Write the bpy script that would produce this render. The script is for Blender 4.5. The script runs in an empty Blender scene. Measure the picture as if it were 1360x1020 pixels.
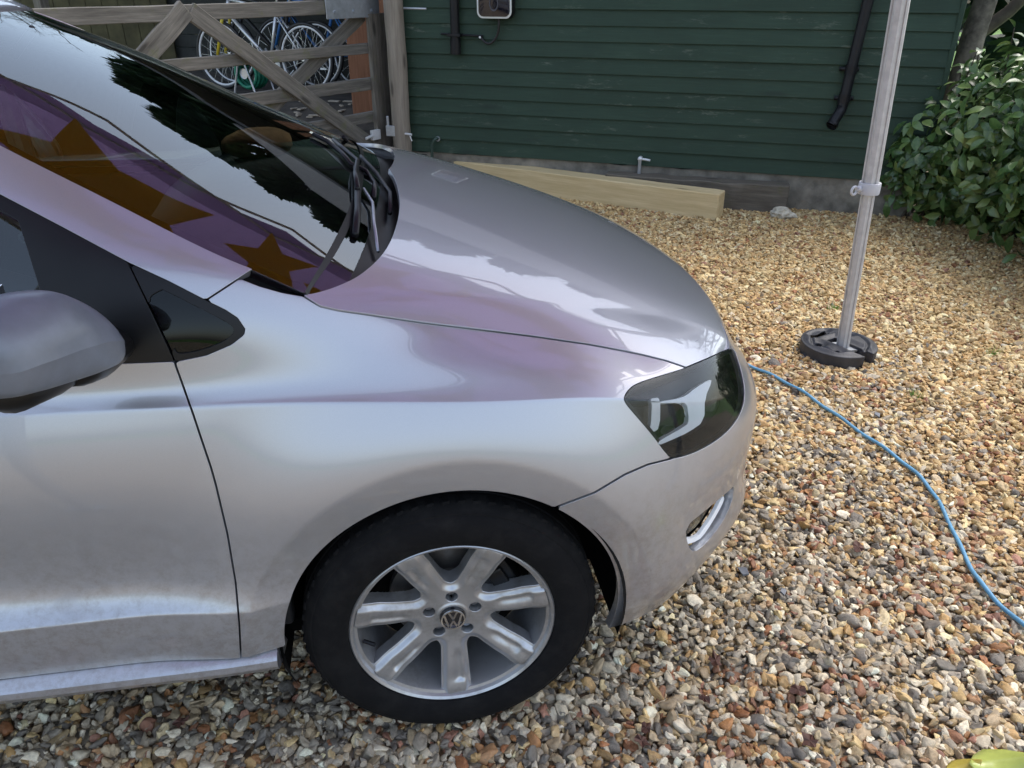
import bpy, bmesh, math, random
import numpy as np
from mathutils import Vector, Matrix, Euler
random.seed(7); rng = np.random.default_rng(11)
R = math.radians
scene = bpy.context.scene
COL = scene.collection

# ------------------------------------------------------------------ camera
W_, H_, F_ = 1360.0, 1020.0, 1022.0
class Cam:
    def __init__(s, pos, yaw, pitch):
        s.p = np.array(pos, float); y = R(yaw); t = R(pitch); s.f = F_
        Fv = np.array([math.cos(y), math.sin(y), 0]); s.r = np.array([math.sin(y), -math.cos(y), 0]); U = np.array([0, 0, 1.])
        s.fw = math.cos(t)*Fv - math.sin(t)*U; s.u = math.sin(t)*Fv + math.cos(t)*U
    def proj(s, P):
        d = np.asarray(P, float) - s.p; z = d @ s.fw
        return np.stack([W_/2 + s.f*(d @ s.r)/z, H_/2 - s.f*(d @ s.u)/z], -1)
    def depth(s, P): return (np.asarray(P, float) - s.p) @ s.fw
    def ray(s, px):
        px = np.asarray(px, float)
        return s.fw + ((px[..., 0]-W_/2)/s.f)[..., None]*s.r - ((px[..., 1]-H_/2)/s.f)[..., None]*s.u
    def on(s, px, axis, val):
        d = s.ray(px); t = (val - s.p[axis])/d[..., axis]
        return s.p + t[..., None]*d
CAM = Cam((-0.064, -1.135, 1.464), 81, 27.8)
cd = bpy.data.cameras.new('camera'); co = bpy.data.objects.new('camera', cd); COL.objects.link(co)
cd.sensor_width = 36; cd.sensor_fit = 'HORIZONTAL'; cd.lens = 36*F_/W_; cd.clip_end = 400; cd.clip_start = 0.02
m3 = Matrix((CAM.r, CAM.u, -CAM.fw)).transposed()
co.matrix_world = Matrix.Translation(Vector(CAM.p)) @ m3.to_4x4()
scene.camera = co
# ------------------------------------------------------------------ sky, sun, exposure
SUN_AZ, SUN_EL = R(25), R(58)      # direction towards the sun, azimuth from +x
world = bpy.data.worlds.new('World'); scene.world = world; world.use_nodes = True
nt = world.node_tree; nt.nodes.clear()
sky = nt.nodes.new('ShaderNodeTexSky'); sky.sky_type = 'NISHITA'; sky.sun_disc = False
sky.sun_elevation = SUN_EL; sky.sun_rotation = math.pi/2 - SUN_AZ
sky.air_density = 1.0; sky.dust_density = 3.0; sky.ozone_density = 1.0
hs = nt.nodes.new('ShaderNodeHueSaturation'); hs.inputs['Saturation'].default_value = 0.85
bg = nt.nodes.new('ShaderNodeBackground'); bg.inputs['Strength'].default_value = 0.15
wo = nt.nodes.new('ShaderNodeOutputWorld')
gm = nt.nodes.new('ShaderNodeGamma'); gm.inputs['Gamma'].default_value = 0.85     # overcast: evens the sky out
nt.links.new(sky.outputs[0], hs.inputs['Color']); nt.links.new(hs.outputs[0], gm.inputs[0]); nt.links.new(gm.outputs[0], bg.inputs['Color']); nt.links.new(bg.outputs[0], wo.inputs[0])
sl = bpy.data.lights.new('sun', 'SUN'); sl.energy = 0.5; sl.angle = R(25); sl.color = (1.0, 0.97, 0.92)
so = bpy.data.objects.new('sun', sl); COL.objects.link(so)
sd_ = Vector((math.cos(SUN_EL)*math.cos(SUN_AZ), math.cos(SUN_EL)*math.sin(SUN_AZ), math.sin(SUN_EL)))
so.rotation_euler = sd_.to_track_quat('Z', 'Y').to_euler(); so.location = sd_*20
scene.view_settings.view_transform = 'Standard'; scene.view_settings.look = 'None'
scene.view_settings.exposure = 1.7; scene.view_settings.gamma = 1.0
scene.view_settings.use_curve_mapping = False

# ------------------------------------------------------------------ material helpers
MATS = {}
def new_mat(name):
    m = bpy.data.materials.new(name); m.use_nodes = True; t = m.node_tree
    b = t.nodes['Principled BSDF']; MATS[name] = m
    return m, t, b
def N(t, typ, **kw):
    n = t.nodes.new(typ)
    for k, v in kw.items(): setattr(n, k, v)
    return n
def L(t, a, b): t.links.new(a, b)
def ramp(t, stops, interp='LINEAR'):
    r = N(t, 'ShaderNodeValToRGB'); e = r.color_ramp.elements; r.color_ramp.interpolation = interp
    while len(e) < len(stops): e.new(0.5)
    for el, (p, c) in zip(e, stops):
        el.position = p; el.color = (*c, 1) if len(c) == 3 else c
    return r
def coords(t, kind='Object', scale=(1, 1, 1), rot=(0, 0, 0)):
    tc = N(t, 'ShaderNodeTexCoord'); mp = N(t, 'ShaderNodeMapping')
    mp.inputs['Scale'].default_value = scale; mp.inputs['Rotation'].default_value = rot
    L(t, tc.outputs[kind], mp.inputs['Vector']); return mp.outputs[0]
def noise(t, vec, scale, detail=6, rough=0.6):
    n = N(t, 'ShaderNodeTexNoise'); n.inputs['Scale'].default_value = scale
    n.inputs['Detail'].default_value = detail; n.inputs['Roughness'].default_value = rough
    L(t, vec, n.inputs['Vector']); return n.outputs['Fac']
def mixc(t, fac, a, b):
    m = N(t, 'ShaderNodeMix', data_type='RGBA')
    if isinstance(fac, (int, float)): m.inputs[0].default_value = fac
    else: L(t, fac, m.inputs[0])
    for i, v in ((6, a), (7, b)):
        if isinstance(v, tuple): m.inputs[i].default_value = (*v, 1)
        else: L(t, v, m.inputs[i])
    return m.outputs[2]
def maprange(t, v, a, b, c=0.0, d=1.0):
    n = N(t, 'ShaderNodeMapRange'); L(t, v, n.inputs[0])
    for i, x in enumerate((a, b, c, d)): n.inputs[i+1].default_value = x
    return n.outputs[0]
def math_(t, op, a, b=None):
    n = N(t, 'ShaderNodeMath', operation=op)
    for i, v in enumerate((a, b)):
        if v is None: continue
        if isinstance(v, (int, float)): n.inputs[i].default_value = v
        else: L(t, v, n.inputs[i])
    return n.outputs[0]
def bump(t, b, h, strength=0.3, dist=0.01):
    n = N(t, 'ShaderNodeBump'); n.inputs['Strength'].default_value = strength; n.inputs['Distance'].default_value = dist
    L(t, h, n.inputs['Height']); L(t, n.outputs[0], b.inputs['Normal']); return n
def simple(name, col, rough=0.5, metal=0.0, var=0.25, scale=12, bstr=0.0, coat=0.0, spec=0.5):
    m, t, b = new_mat(name)
    v = coords(t); n = noise(t, v, scale)
    dk = tuple(c*(1-var) for c in col); lt = tuple(min(1, c*(1+var)) for c in col)
    r = ramp(t, [(0.3, dk), (0.7, lt)]); L(t, n, r.inputs[0]); L(t, r.outputs[0], b.inputs['Base Color'])
    b.inputs['Roughness'].default_value = rough; b.inputs['Metallic'].default_value = metal
    b.inputs['Coat Weight'].default_value = coat; b.inputs['Specular IOR Level'].default_value = spec
    if bstr: bump(t, b, noise(t, v, scale*6), bstr, 0.004)
    return m
def wood(name, dark, light, along='X', scale=1.0, rough=0.8, bstr=0.5, tint=None, knots=True, moss=None):
    m, t, b = new_mat(name)
    s = {'X': (1.2, 14, 14), 'Y': (14, 1.2, 14), 'Z': (14, 14, 1.2)}[along]
    oi = N(t, 'ShaderNodeObjectInfo'); tc = N(t, 'ShaderNodeTexCoord')
    ad = N(t, 'ShaderNodeVectorMath', operation='ADD'); L(t, tc.outputs['Object'], ad.inputs[0])
    sc = N(t, 'ShaderNodeVectorMath', operation='SCALE'); cb = N(t, 'ShaderNodeCombineXYZ')
    for i in range(3): L(t, oi.outputs['Random'], cb.inputs[i])
    L(t, cb.outputs[0], sc.inputs[0]); sc.inputs['Scale'].default_value = 37.0; L(t, sc.outputs[0], ad.inputs[1])
    mp = N(t, 'ShaderNodeMapping'); mp.inputs['Scale'].default_value = tuple(x*scale for x in s); L(t, ad.outputs[0], mp.inputs[0])
    n1 = noise(t, mp.outputs[0], 3.0, 8, 0.65)
    mp2 = N(t, 'ShaderNodeMapping'); mp2.inputs['Scale'].default_value = tuple((x if x < 3 else x*5)*scale for x in s); L(t, ad.outputs[0], mp2.inputs[0])
    n2 = noise(t, mp2.outputs[0], 3.0, 5, 0.7)
    mx = math_(t, 'ADD', math_(t, 'MULTIPLY', n1, 0.62), math_(t, 'MULTIPLY', n2, 0.38))
    r = ramp(t, [(0.3, dark), (0.52, tuple((a+c)/2 for a, c in zip(dark, light))), (0.7, light)]); L(t, mx, r.inputs[0])
    col = r.outputs[0]
    n3 = noise(t, ad.outputs[0], 2.3, 4, 0.6)
    if tint: col = mixc(t, maprange(t, n3, 0.52, 0.7, 0, 0.6), col, tint)
    if moss:
        n5 = noise(t, ad.outputs[0], 7.0, 6, 0.7); col = mixc(t, maprange(t, n5, 0.56, 0.68, 0, 0.7), col, moss)
    if knots:
        mk = N(t, 'ShaderNodeMapping'); k = {'X': (2.2, 8, 8), 'Y': (8, 2.2, 8), 'Z': (8, 8, 2.2)}[along]
        mk.inputs['Scale'].default_value = k; L(t, ad.outputs[0], mk.inputs[0])
        vo = N(t, 'ShaderNodeTexVoronoi'); vo.inputs['Scale'].default_value = 1.0; L(t, mk.outputs[0], vo.inputs['Vector'])
        kn = maprange(t, vo.outputs['Distance'], 0.07, 0.15, 0.75, 0.0)
        col = mixc(t, kn, col, tuple(c*0.4 for c in dark))
    L(t, col, b.inputs['Base Color']); b.inputs['Roughness'].default_value = rough
    bump(t, b, mx, bstr, 0.004)
    return m
def glass_mat(name, tint, ior=1.5, rough=0.0, extra=0.0, dirt=0.0):
    m = bpy.data.materials.new(name); m.use_nodes = True; t = m.node_tree; t.nodes.clear(); MATS[name] = m
    o = N(t, 'ShaderNodeOutputMaterial'); tr = N(t, 'ShaderNodeBsdfTransparent'); tr.inputs[0].default_value = (*tint, 1)
    gl = N(t, 'ShaderNodeBsdfGlossy'); gl.inputs['Roughness'].default_value = rough; gl.inputs[0].default_value = (0.95, 1, 1, 1)
    fr = N(t, 'ShaderNodeFresnel'); fr.inputs[0].default_value = ior
    f2 = maprange(t, fr.outputs[0], 0, 1, extra, 1)
    mx = N(t, 'ShaderNodeMixShader'); L(t, f2, mx.inputs[0]); L(t, tr.outputs[0], mx.inputs[1]); L(t, gl.outputs[0], mx.inputs[2])
    if dirt:
        df = N(t, 'ShaderNodeBsdfDiffuse'); df.inputs[0].default_value = (0.42, 0.40, 0.36, 1)
        v = coords(t, 'Object'); n = noise(t, v, 60, 5, 0.75); f = maprange(t, n, 0.52, 0.75, dirt*0.25, dirt)
        m2 = N(t, 'ShaderNodeMixShader'); L(t, f, m2.inputs[0]); L(t, mx.outputs[0], m2.inputs[1]); L(t, df.outputs[0], m2.inputs[2]); mx = m2
    L(t, mx.outputs[0], o.inputs[0]); return m

# ------------------------------------------------------------------ object helpers
def tag(o, label=None, cat=None, group=None, kind=None):
    if label: o['label'] = label
    if cat: o['category'] = cat
    if group: o['group'] = group
    if kind: o['kind'] = kind
    return o
def empty(name, loc=(0, 0, 0), rz=0.0):
    o = bpy.data.objects.new(name, None); COL.objects.link(o); o.location = loc; o.rotation_euler = (0, 0, rz)
    o.empty_display_size = 0.1; return o
def mesh_obj(name, verts, faces, mat=None, parent=None, smooth=False, normals=None, loc=None, rz=None):
    me = bpy.data.meshes.new(name)
    me.from_pydata([tuple(v) for v in verts], [], [tuple(int(i) for i in f) for f in faces]); me.update()
    if smooth: me.shade_smooth()
    if normals is not None:
        me.shade_smooth(); me.normals_split_custom_set_from_vertices([tuple(n) for n in normals])
    o = bpy.data.objects.new(name, me); COL.objects.link(o)
    if mat: me.materials.append(MATS[mat] if isinstance(mat, str) else mat)
    if parent is not None: o.parent = parent
    if loc is not None: o.location = loc
    if rz is not None: o.rotation_euler = (0, 0, rz)
    return o
class MB:
    """collects simple solids into one mesh"""
    def __init__(s): s.v = []; s.f = []
    def add(s, v, f):
        n = len(s.v); s.v += [tuple(map(float, p)) for p in v]; s.f += [tuple(i+n for i in q) for q in f]
    def box(s, lo, hi, M=None):
        x0, y0, z0 = lo; x1, y1, z1 = hi
        v = [(x, y, z) for z in (z0, z1) for y in (y0, y1) for x in (x0, x1)]
        if M is not None: v = [M @ Vector(p) for p in v]
        s.add(v, [(0, 2, 3, 1), (4, 5, 7, 6), (0, 1, 5, 4), (2, 6, 7, 3), (0, 4, 6, 2), (1, 3, 7, 5)])
    def tube(s, pts, rad, n=10, cap=True, sx=1.0):
        pts = [Vector(p) for p in pts]; rs = rad if isinstance(rad, (list, tuple)) else [rad]*len(pts)
        T = []
        for i in range(len(pts)):
            a = pts[max(i-1, 0)]; b = pts[min(i+1, len(pts)-1)]; T.append((b-a).normalized())
        up = Vector((0, 0, 1)) if abs(T[0].z) < 0.9 else Vector((1, 0, 0))
        u = T[0].cross(up).normalized(); base = len(s.v)
        for i, p in enumerate(pts):
            u = (u - T[i]*u.dot(T[i])).normalized(); w = T[i].cross(u)
            for k in range(n):
                a = 2*math.pi*k/n + math.pi/n
                s.v.append(tuple(p + u*math.cos(a)*rs[i]*sx + w*math.sin(a)*rs[i]))
        for i in range(len(pts)-1):
            for k in range(n):
                a = base+i*n+k; b = base+i*n+(k+1) % n
                s.f.append((a, b, b+n, a+n))
        if cap:
            s.f.append(tuple(base+k for k in reversed(range(n)))); s.f.append(tuple(base+(len(pts)-1)*n+k for k in range(n)))
    def lathe(s, prof, n=48, M=None, closed=False):
        base = len(s.v); m = len(prof)
        for k in range(n):
            a = 2*math.pi*k/n
            for r, h in prof:
                p = Vector((r*math.cos(a), r*math.sin(a), h)); s.v.append(tuple(M @ p if M is not None else p))
        for k in range(n):
            for j in range(m-1 if not closed else m):
                a = base+k*m+j; b = base+((k+1) % n)*m+j; a2 = base+k*m+(j+1) % m; b2 = base+((k+1) % n)*m+(j+1) % m
                s.f.append((a, b, b2, a2))
    def torus(s, c, rad, r, ax=0, n=36, k=8, M=None):
        prof = [(rad + r*math.cos(2*math.pi*i/k), r*math.sin(2*math.pi*i/k)) for i in range(k)]
        s.lathe(prof, n, M, True)
    def build(s, name, mat, parent=None, smooth=False, bevel=0.0, **kw):
        o = mesh_obj(name, s.v, s.f, mat, parent, smooth, **kw)
        if bevel: bev(o, bevel)
        return o
def bev(o, w, seg=2):
    bm = bmesh.new(); bm.from_mesh(o.data)
    bmesh.ops.recalc_face_normals(bm, faces=bm.faces)
    bmesh.ops.bevel(bm, geom=list(bm.edges), offset=w, segments=seg, profile=0.5, affect='EDGES', clamp_overlap=True)
    bm.to_mesh(o.data); bm.free()
def fixn(o):
    bm = bmesh.new(); bm.from_mesh(o.data); bmesh.ops.recalc_face_normals(bm, faces=bm.faces); bm.to_mesh(o.data); bm.free(); return o
def smooth_angle(o, deg=40):
    me = o.data; me.shade_smooth()
    bm = bmesh.new(); bm.from_mesh(me); c = math.cos(R(deg))
    for e in bm.edges:
        if len(e.link_faces) == 2 and e.link_faces[0].normal.dot(e.link_faces[1].normal) < c: e.smooth = False
    bm.to_mesh(me); bm.free(); return o
def copy_tree(o, parent=None):
    c = o.copy(); COL.objects.link(c)
    if parent is not None: c.parent = parent
    for ch in list(o.children): copy_tree(ch, c)
    return c
def G(px, py, z=0.0):
    p = CAM.on(np.array([px, py], float), 2, z); return Vector(p)
# ------------------------------------------------------------------ materials
def paint_mat():
    m, t, b = new_mat('silver_paint')
    v = coords(t, 'Object')
    fl = noise(t, v, 900, 2, 0.5)
    base = ramp(t, [(0.3, (0.43, 0.445, 0.475)), (0.7, (0.475, 0.49, 0.52))]); L(t, fl, base.inputs[0])
    sep = N(t, 'ShaderNodeSeparateXYZ'); tc = N(t, 'ShaderNodeTexCoord'); L(t, tc.outputs['Object'], sep.inputs[0])
    low = maprange(t, sep.outputs[2], 0.66, 0.25, 0.0, 1.0)
    n1 = noise(t, v, 45, 9, 0.78); n2 = noise(t, v, 5, 4, 0.6); n4 = noise(t, v, 260, 3, 0.7)
    d = math_(t, 'MULTIPLY', maprange(t, n1, 0.44, 0.64), maprange(t, n2, 0.35, 0.65, 0.35, 1.0))
    d = math_(t, 'ADD', math_(t, 'MULTIPLY', math_(t, 'MULTIPLY', d, low), 1.0), math_(t, 'MULTIPLY', maprange(t, n4, 0.62, 0.78), 0.03))
    col = mixc(t, d, base.outputs[0], (0.24, 0.205, 0.165))
    L(t, col, b.inputs['Base Color'])
    b.inputs['Metallic'].default_value = 0.62; b.inputs['Roughness'].default_value = 0.33
    b.inputs['Coat Weight'].default_value = 1.0; b.inputs['Coat IOR'].default_value = 1.7
    L(t, maprange(t, d, 0, 0.6, 0.025, 0.35), b.inputs['Coat Roughness'])
paint_mat()
simple('satin_black', (0.009, 0.0095, 0.010), 0.34, var=0.2, spec=0.3)
simple('gloss_black', (0.012, 0.012, 0.014), 0.12, var=0.2, coat=0.4)
simple('inner_black', (0.008, 0.008, 0.008), 0.9, var=0.2, spec=0.1)
simple('dash_grey', (0.028, 0.029, 0.031), 0.65, var=0.25, scale=40, bstr=0.2)
simple('seat_cloth', (0.035, 0.036, 0.04), 0.95, var=0.3, scale=60, bstr=0.2)
simple('mirror_shell', (0.155, 0.175, 0.21), 0.42, 0.2, var=0.12, scale=25, coat=0.15)
simple('chrome', (0.75, 0.76, 0.78), 0.12, 1.0, var=0.05)
simple('lamp_silver', (0.90, 0.92, 0.92), 0.4, 0.0, var=0.06)
simple('lamp_strip', (0.82, 0.83, 0.80), 0.35, 0.0, var=0.05)
simple('lamp_dark', (0.008, 0.009, 0.010), 0.3, var=0.2)
def alloy_mat():
    m, t, b = new_mat('alloy')
    v = coords(t); n = noise(t, v, 26, 7, 0.7); n2 = noise(t, v, 9, 4, 0.6)
    f = maprange(t, math_(t, 'MULTIPLY', n, n2), 0.22, 0.46)
    L(t, mixc(t, f, (0.48, 0.49, 0.50), (0.25, 0.235, 0.21)), b.inputs['Base Color'])
    b.inputs['Metallic'].default_value = 0.72; L(t, maprange(t, f, 0, 1, 0.3, 0.6), b.inputs['Roughness'])
alloy_mat()
def tyre_mat():
    m, t, b = new_mat('tyre_rubber')
    v = coords(t); n = noise(t, v, 18, 8, 0.7); f = maprange(t, n, 0.45, 0.75)
    L(t, mixc(t, f, (0.008, 0.008, 0.0085), (0.017, 0.0165, 0.016)), b.inputs['Base Color'])
    b.inputs['Roughness'].default_value = 0.85; b.inputs['Specular IOR Level'].default_value = 0.15
    bump(t, b, noise(t, v, 240, 3), 0.15, 0.002)
tyre_mat()
simple('brake_steel', (0.20, 0.19, 0.18), 0.45, 0.8, var=0.3)
simple('brown_suede', (0.33, 0.17, 0.08), 0.85, var=0.3, scale=30, bstr=0.3)
glass_mat('windscreen_glass', (0.62, 0.72, 0.68), 1.95, 0.0, 0.0)
glass_mat('side_glass', (0.45, 0.55, 0.53), 1.8, 0.0, 0.0)
glass_mat('lens_glass', (0.94, 0.95, 0.95), 1.5, 0.0, 0.0, 0.025)
glass_mat('fog_glass', (0.85, 0.87, 0.87), 1.5, 0.05, 0.05, 0.35)
glass_mat('quarter_glass', (0.10, 0.12, 0.12), 1.42, 0.0, 0.0)
wood('grey_oak', (0.04, 0.037, 0.031), (0.22, 0.205, 0.175), 'X', 1.0, moss=(0.11, 0.115, 0.05))
wood('grey_oak_z', (0.05, 0.045, 0.035), (0.23, 0.21, 0.175), 'Z', 1.0, moss=(0.12, 0.12, 0.05))
wood('post_wood', (0.14, 0.115, 0.085), (0.34, 0.30, 0.24), 'Z', 0.8, bstr=0.5)
wood('new_timber', (0.46, 0.34, 0.16), (0.76, 0.62, 0.36), 'X', 0.6, bstr=0.25)
wood('old_sleeper', (0.06, 0.05, 0.038), (0.19, 0.165, 0.125), 'X', 1.0, moss=(0.10, 0.105, 0.04))
wood('red_timber', (0.16, 0.065, 0.03), (0.34, 0.16, 0.085), 'Z', 0.8, knots=False)
def shed_paint():
    m, t, b = new_mat('green_boards')
    oi = N(t, 'ShaderNodeObjectInfo'); tc = N(t, 'ShaderNodeTexCoord')
    ad = N(t, 'ShaderNodeVectorMath', operation='ADD'); cb = N(t, 'ShaderNodeCombineXYZ')
    mu = math_(t, 'MULTIPLY', oi.outputs['Random'], 53.0)
    for i in range(3): L(t, mu, cb.inputs[i])
    L(t, tc.outputs['Object'], ad.inputs[0]); L(t, cb.outputs[0], ad.inputs[1])
    def mp(s):
        q = N(t, 'ShaderNodeMapping'); q.inputs['Scale'].default_value = s; L(t, ad.outputs[0], q.inputs[0]); return q.outputs[0]
    g = noise(t, mp((1.5, 30, 30)), 3, 7, 0.7); n = noise(t, mp((1, 1, 1)), 1.6, 5, 0.6); w = noise(t, mp((4, 18, 18)), 1.5, 8, 0.75)
    r = ramp(t, [(0.25, (0.010, 0.027, 0.015)), (0.55, (0.020, 0.048, 0.028)), (0.8, (0.042, 0.078, 0.048))])
    L(t, math_(t, 'ADD', math_(t, 'MULTIPLY', g, 0.5), math_(t, 'MULTIPLY', n, 0.5)), r.inputs[0])
    wr = math_(t, 'MULTIPLY', maprange(t, w, 0.56, 0.72), maprange(t, noise(t, mp((1, 2, 2)), 0.9, 2), 0.45, 0.7))
    col = mixc(t, math_(t, 'MULTIPLY', wr, 0.7), r.outputs[0], (0.20, 0.22, 0.17))
    ch = math_(t, 'MULTIPLY', maprange(t, noise(t, mp((9, 40, 40)), 2.2, 6, 0.8), 0.70, 0.76), maprange(t, noise(t, mp((.6, .6, .6)), 1.3, 2), 0.5, 0.62))
    col = mixc(t, ch, col, (0.5, 0.5, 0.45))
    vo = N(t, 'ShaderNodeTexVoronoi'); L(t, mp((1.3, 7, 7)), vo.inputs['Vector']); vo.inputs['Scale'].default_value = 1.0
    col = mixc(t, maprange(t, vo.outputs['Distance'], 0.05, 0.16, 0.6, 0), col, (0.008, 0.02, 0.013))
    L(t, col, b.inputs['Base Color']); b.inputs['Roughness'].default_value = 0.72
    bump(t, b, g, 0.35, 0.004)
shed_paint()
simple('black_plastic', (0.009, 0.009, 0.0105), 0.42, var=0.3, scale=20, spec=0.3)
simple('roof_felt', (0.10, 0.10, 0.105), 0.9, var=0.3, bstr=0.2)
simple('concrete', (0.20, 0.185, 0.15), 0.92, var=0.45, scale=9, bstr=0.6)
simple('limestone', (0.50, 0.46, 0.36), 0.9, var=0.35, scale=20, bstr=0.5)
simple('galvanised', (0.42, 0.45, 0.48), 0.42, 0.75, var=0.2, scale=18)
simple('white_metal', (0.70, 0.72, 0.72), 0.4, 0.3, var=0.1)
simple('charger_rim', (0.62, 0.64, 0.60), 0.35, var=0.05)
simple('charger_face', (0.008, 0.008, 0.014), 0.10, var=0.1, coat=0.8)
simple('charger_emblem', (0.05, 0.05, 0.065), 0.25, var=0.1)
simple('hose_green_dark', (0.03, 0.06, 0.045), 0.5, var=0.2)
simple('reel_green', (0.02, 0.20, 0.12), 0.45, var=0.3, scale=30)
simple('pole_grey', (0.50, 0.49, 0.47), 0.5, 0.15, var=0.12, scale=30)
simple('pole_collar', (0.52, 0.53, 0.55), 0.4, var=0.06)
simple('weight_black', (0.035, 0.037, 0.042), 0.55, var=0.45, scale=14, bstr=0.3)
simple('cable_blue', (0.11, 0.30, 0.46), 0.45, var=0.15, scale=40)
simple('cable_black', (0.015, 0.015, 0.016), 0.5, var=0.2)
simple('bike_silver', (0.62, 0.63, 0.64), 0.25, 0.5, var=0.08)
simple('bike_white', (0.75, 0.76, 0.76), 0.35, var=0.05)
simple('bike_yellow', (0.72, 0.55, 0.04), 0.35, var=0.1)
simple('bike_blue', (0.04, 0.17, 0.45), 0.35, var=0.1)
simple('bike_black', (0.015, 0.015, 0.016), 0.5, var=0.2)
simple('dark_boards', (0.022, 0.024, 0.022), 0.85, var=0.5, scale=5, bstr=0.3)
simple('mossy_boards', (0.075, 0.066, 0.032), 0.9, var=0.5, scale=4, bstr=0.4)
simple('soil', (0.05, 0.042, 0.033), 0.95, var=0.55, scale=9, bstr=0.8)
simple('wood_chip', (0.36, 0.31, 0.24), 0.85, var=0.3)
simple('bark', (0.12, 0.105, 0.085), 0.95, var=0.75, scale=9, bstr=1.0)
simple('twig', (0.06, 0.05, 0.035), 0.9, var=0.4)
simple('lawn', (0.10, 0.19, 0.032), 0.9, var=0.35, scale=6, bstr=0.4)
simple('grass_blade', (0.15, 0.30, 0.04), 0.7, var=0.3)
simple('brush_brown', (0.09, 0.075, 0.045), 0.95, var=0.6, scale=5, bstr=0.8)
simple('dead_leaf', (0.085, 0.035, 0.022), 0.7, var=0.4, scale=40)
simple('slate_blue', (0.14, 0.155, 0.175), 0.5, var=0.25, scale=30)
def leaf_mat(name, cols, rough=0.32):
    m, t, b = new_mat(name)
    oi = N(t, 'ShaderNodeObjectInfo'); at = N(t, 'ShaderNodeAttribute'); at.attribute_name = 'tone'
    f = math_(t, 'FRACT', math_(t, 'ADD', at.outputs['Fac'], oi.outputs['Random']))
    r = ramp(t, [(i/(len(cols)-1), c) for i, c in enumerate(cols)]); L(t, f, r.inputs[0])
    v = coords(t); n = noise(t, v, 60, 4)
    col = mixc(t, maprange(t, n, 0.4, 0.7, 0, 0.25), r.outputs[0], tuple(c*1.5 for c in cols[-1]))
    L(t, col, b.inputs['Base Color']); b.inputs['Roughness'].default_value = rough
    b.inputs['Specular IOR Level'].default_value = 0.6
    tr = N(t, 'ShaderNodeBsdfTranslucent'); L(t, col, tr.inputs[0])
    mx = N(t, 'ShaderNodeMixShader'); mx.inputs[0].default_value = 0.18
    o = t.nodes['Material Output']; L(t, b.outputs[0], mx.inputs[1]); L(t, tr.outputs[0], mx.inputs[2]); L(t, mx.outputs[0], o.inputs[0])
leaf_mat('hedge_leaf', [(0.02, 0.055, 0.016), (0.04, 0.095, 0.026), (0.06, 0.13, 0.036), (0.10, 0.17, 0.055), (0.17, 0.24, 0.07)])
leaf_mat('conifer_leaf', [(0.012, 0.03, 0.014), (0.02, 0.045, 0.02), (0.03, 0.06, 0.026)], 0.6)
leaf_mat('lime_leaf', [(0.42, 0.50, 0.10), (0.50, 0.56, 0.14)])
leaf_mat('lime_leaf_spotted', [(0.45, 0.36, 0.06), (0.55, 0.45, 0.08)])
def canopy_mat():
    m, t, b = new_mat('canopy_cloth')
    at = N(t, 'ShaderNodeAttribute'); at.attribute_name = 'star'
    v = coords(t); n = noise(t, v, 1.5, 4)
    pur = ramp(t, [(0.3, (0.33, 0.215, 0.43)), (0.7, (0.40, 0.265, 0.50))]); L(t, n, pur.inputs[0])
    L(t, pur.outputs[0], b.inputs['Base Color']); b.inputs['Roughness'].default_value = 0.8
    tr = N(t, 'ShaderNodeBsdfTranslucent'); L(t, pur.outputs[0], tr.inputs[0])
    mx = N(t, 'ShaderNodeMixShader'); mx.inputs[0].default_value = 0.5; o = t.nodes['Material Output']
    L(t, b.outputs[0], mx.inputs[1]); L(t, tr.outputs[0], mx.inputs[2]); L(t, mx.outputs[0], o.inputs[0])
    m2 = m.copy(); m2.name = 'star_cloth'; MATS['star_cloth'] = m2
    for nd in m2.node_tree.nodes:
        if nd.type == 'VALTORGB':
            nd.color_ramp.elements[0].color = (0.75, 0.48, 0.05, 1); nd.color_ramp.elements[1].color = (0.82, 0.55, 0.08, 1)
canopy_mat()
def stone_mat():
    m, t, b = new_mat('gravel_stone')
    at = N(t, 'ShaderNodeAttribute'); at.attribute_name = 'tone'; at.attribute_type = 'INSTANCER'
    v = coords(t, 'Object'); n = noise(t, v, 1.6, 5, 0.65)
    k = maprange(t, n, 0.3, 0.7, 0.72, 1.22)
    mu = N(t, 'ShaderNodeVectorMath', operation='SCALE'); L(t, at.outputs['Vector'], mu.inputs[0]); L(t, k, mu.inputs['Scale'])
    L(t, mu.outputs[0], b.inputs['Base Color']); b.inputs['Roughness'].default_value = 0.55
    bump(t, b, n, 0.25, 0.1)
stone_mat()
def gravel_ground():
    m, t, b = new_mat('gravel_ground')
    v = coords(t, 'Object'); vo = N(t, 'ShaderNodeTexVoronoi'); vo.inputs['Scale'].default_value = 48; L(t, v, vo.inputs['Vector'])
    r = ramp(t, [(0, (0.10, 0.06, 0.035)), (0.25, (0.22, 0.15, 0.085)), (0.5, (0.34, 0.25, 0.14)), (0.75, (0.30, 0.27, 0.22)), (1, (0.46, 0.40, 0.29))])
    sp = N(t, 'ShaderNodeSeparateColor'); L(t, vo.outputs['Color'], sp.inputs[0]); L(t, sp.outputs[0], r.inputs[0])
    L(t, r.outputs[0], b.inputs['Base Color']); b.inputs['Roughness'].default_value = 0.85
    bump(t, b, math_(t, 'SUBTRACT', 1.0, vo.outputs['Distance']), 0.9, 0.012)
gravel_ground()
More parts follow.
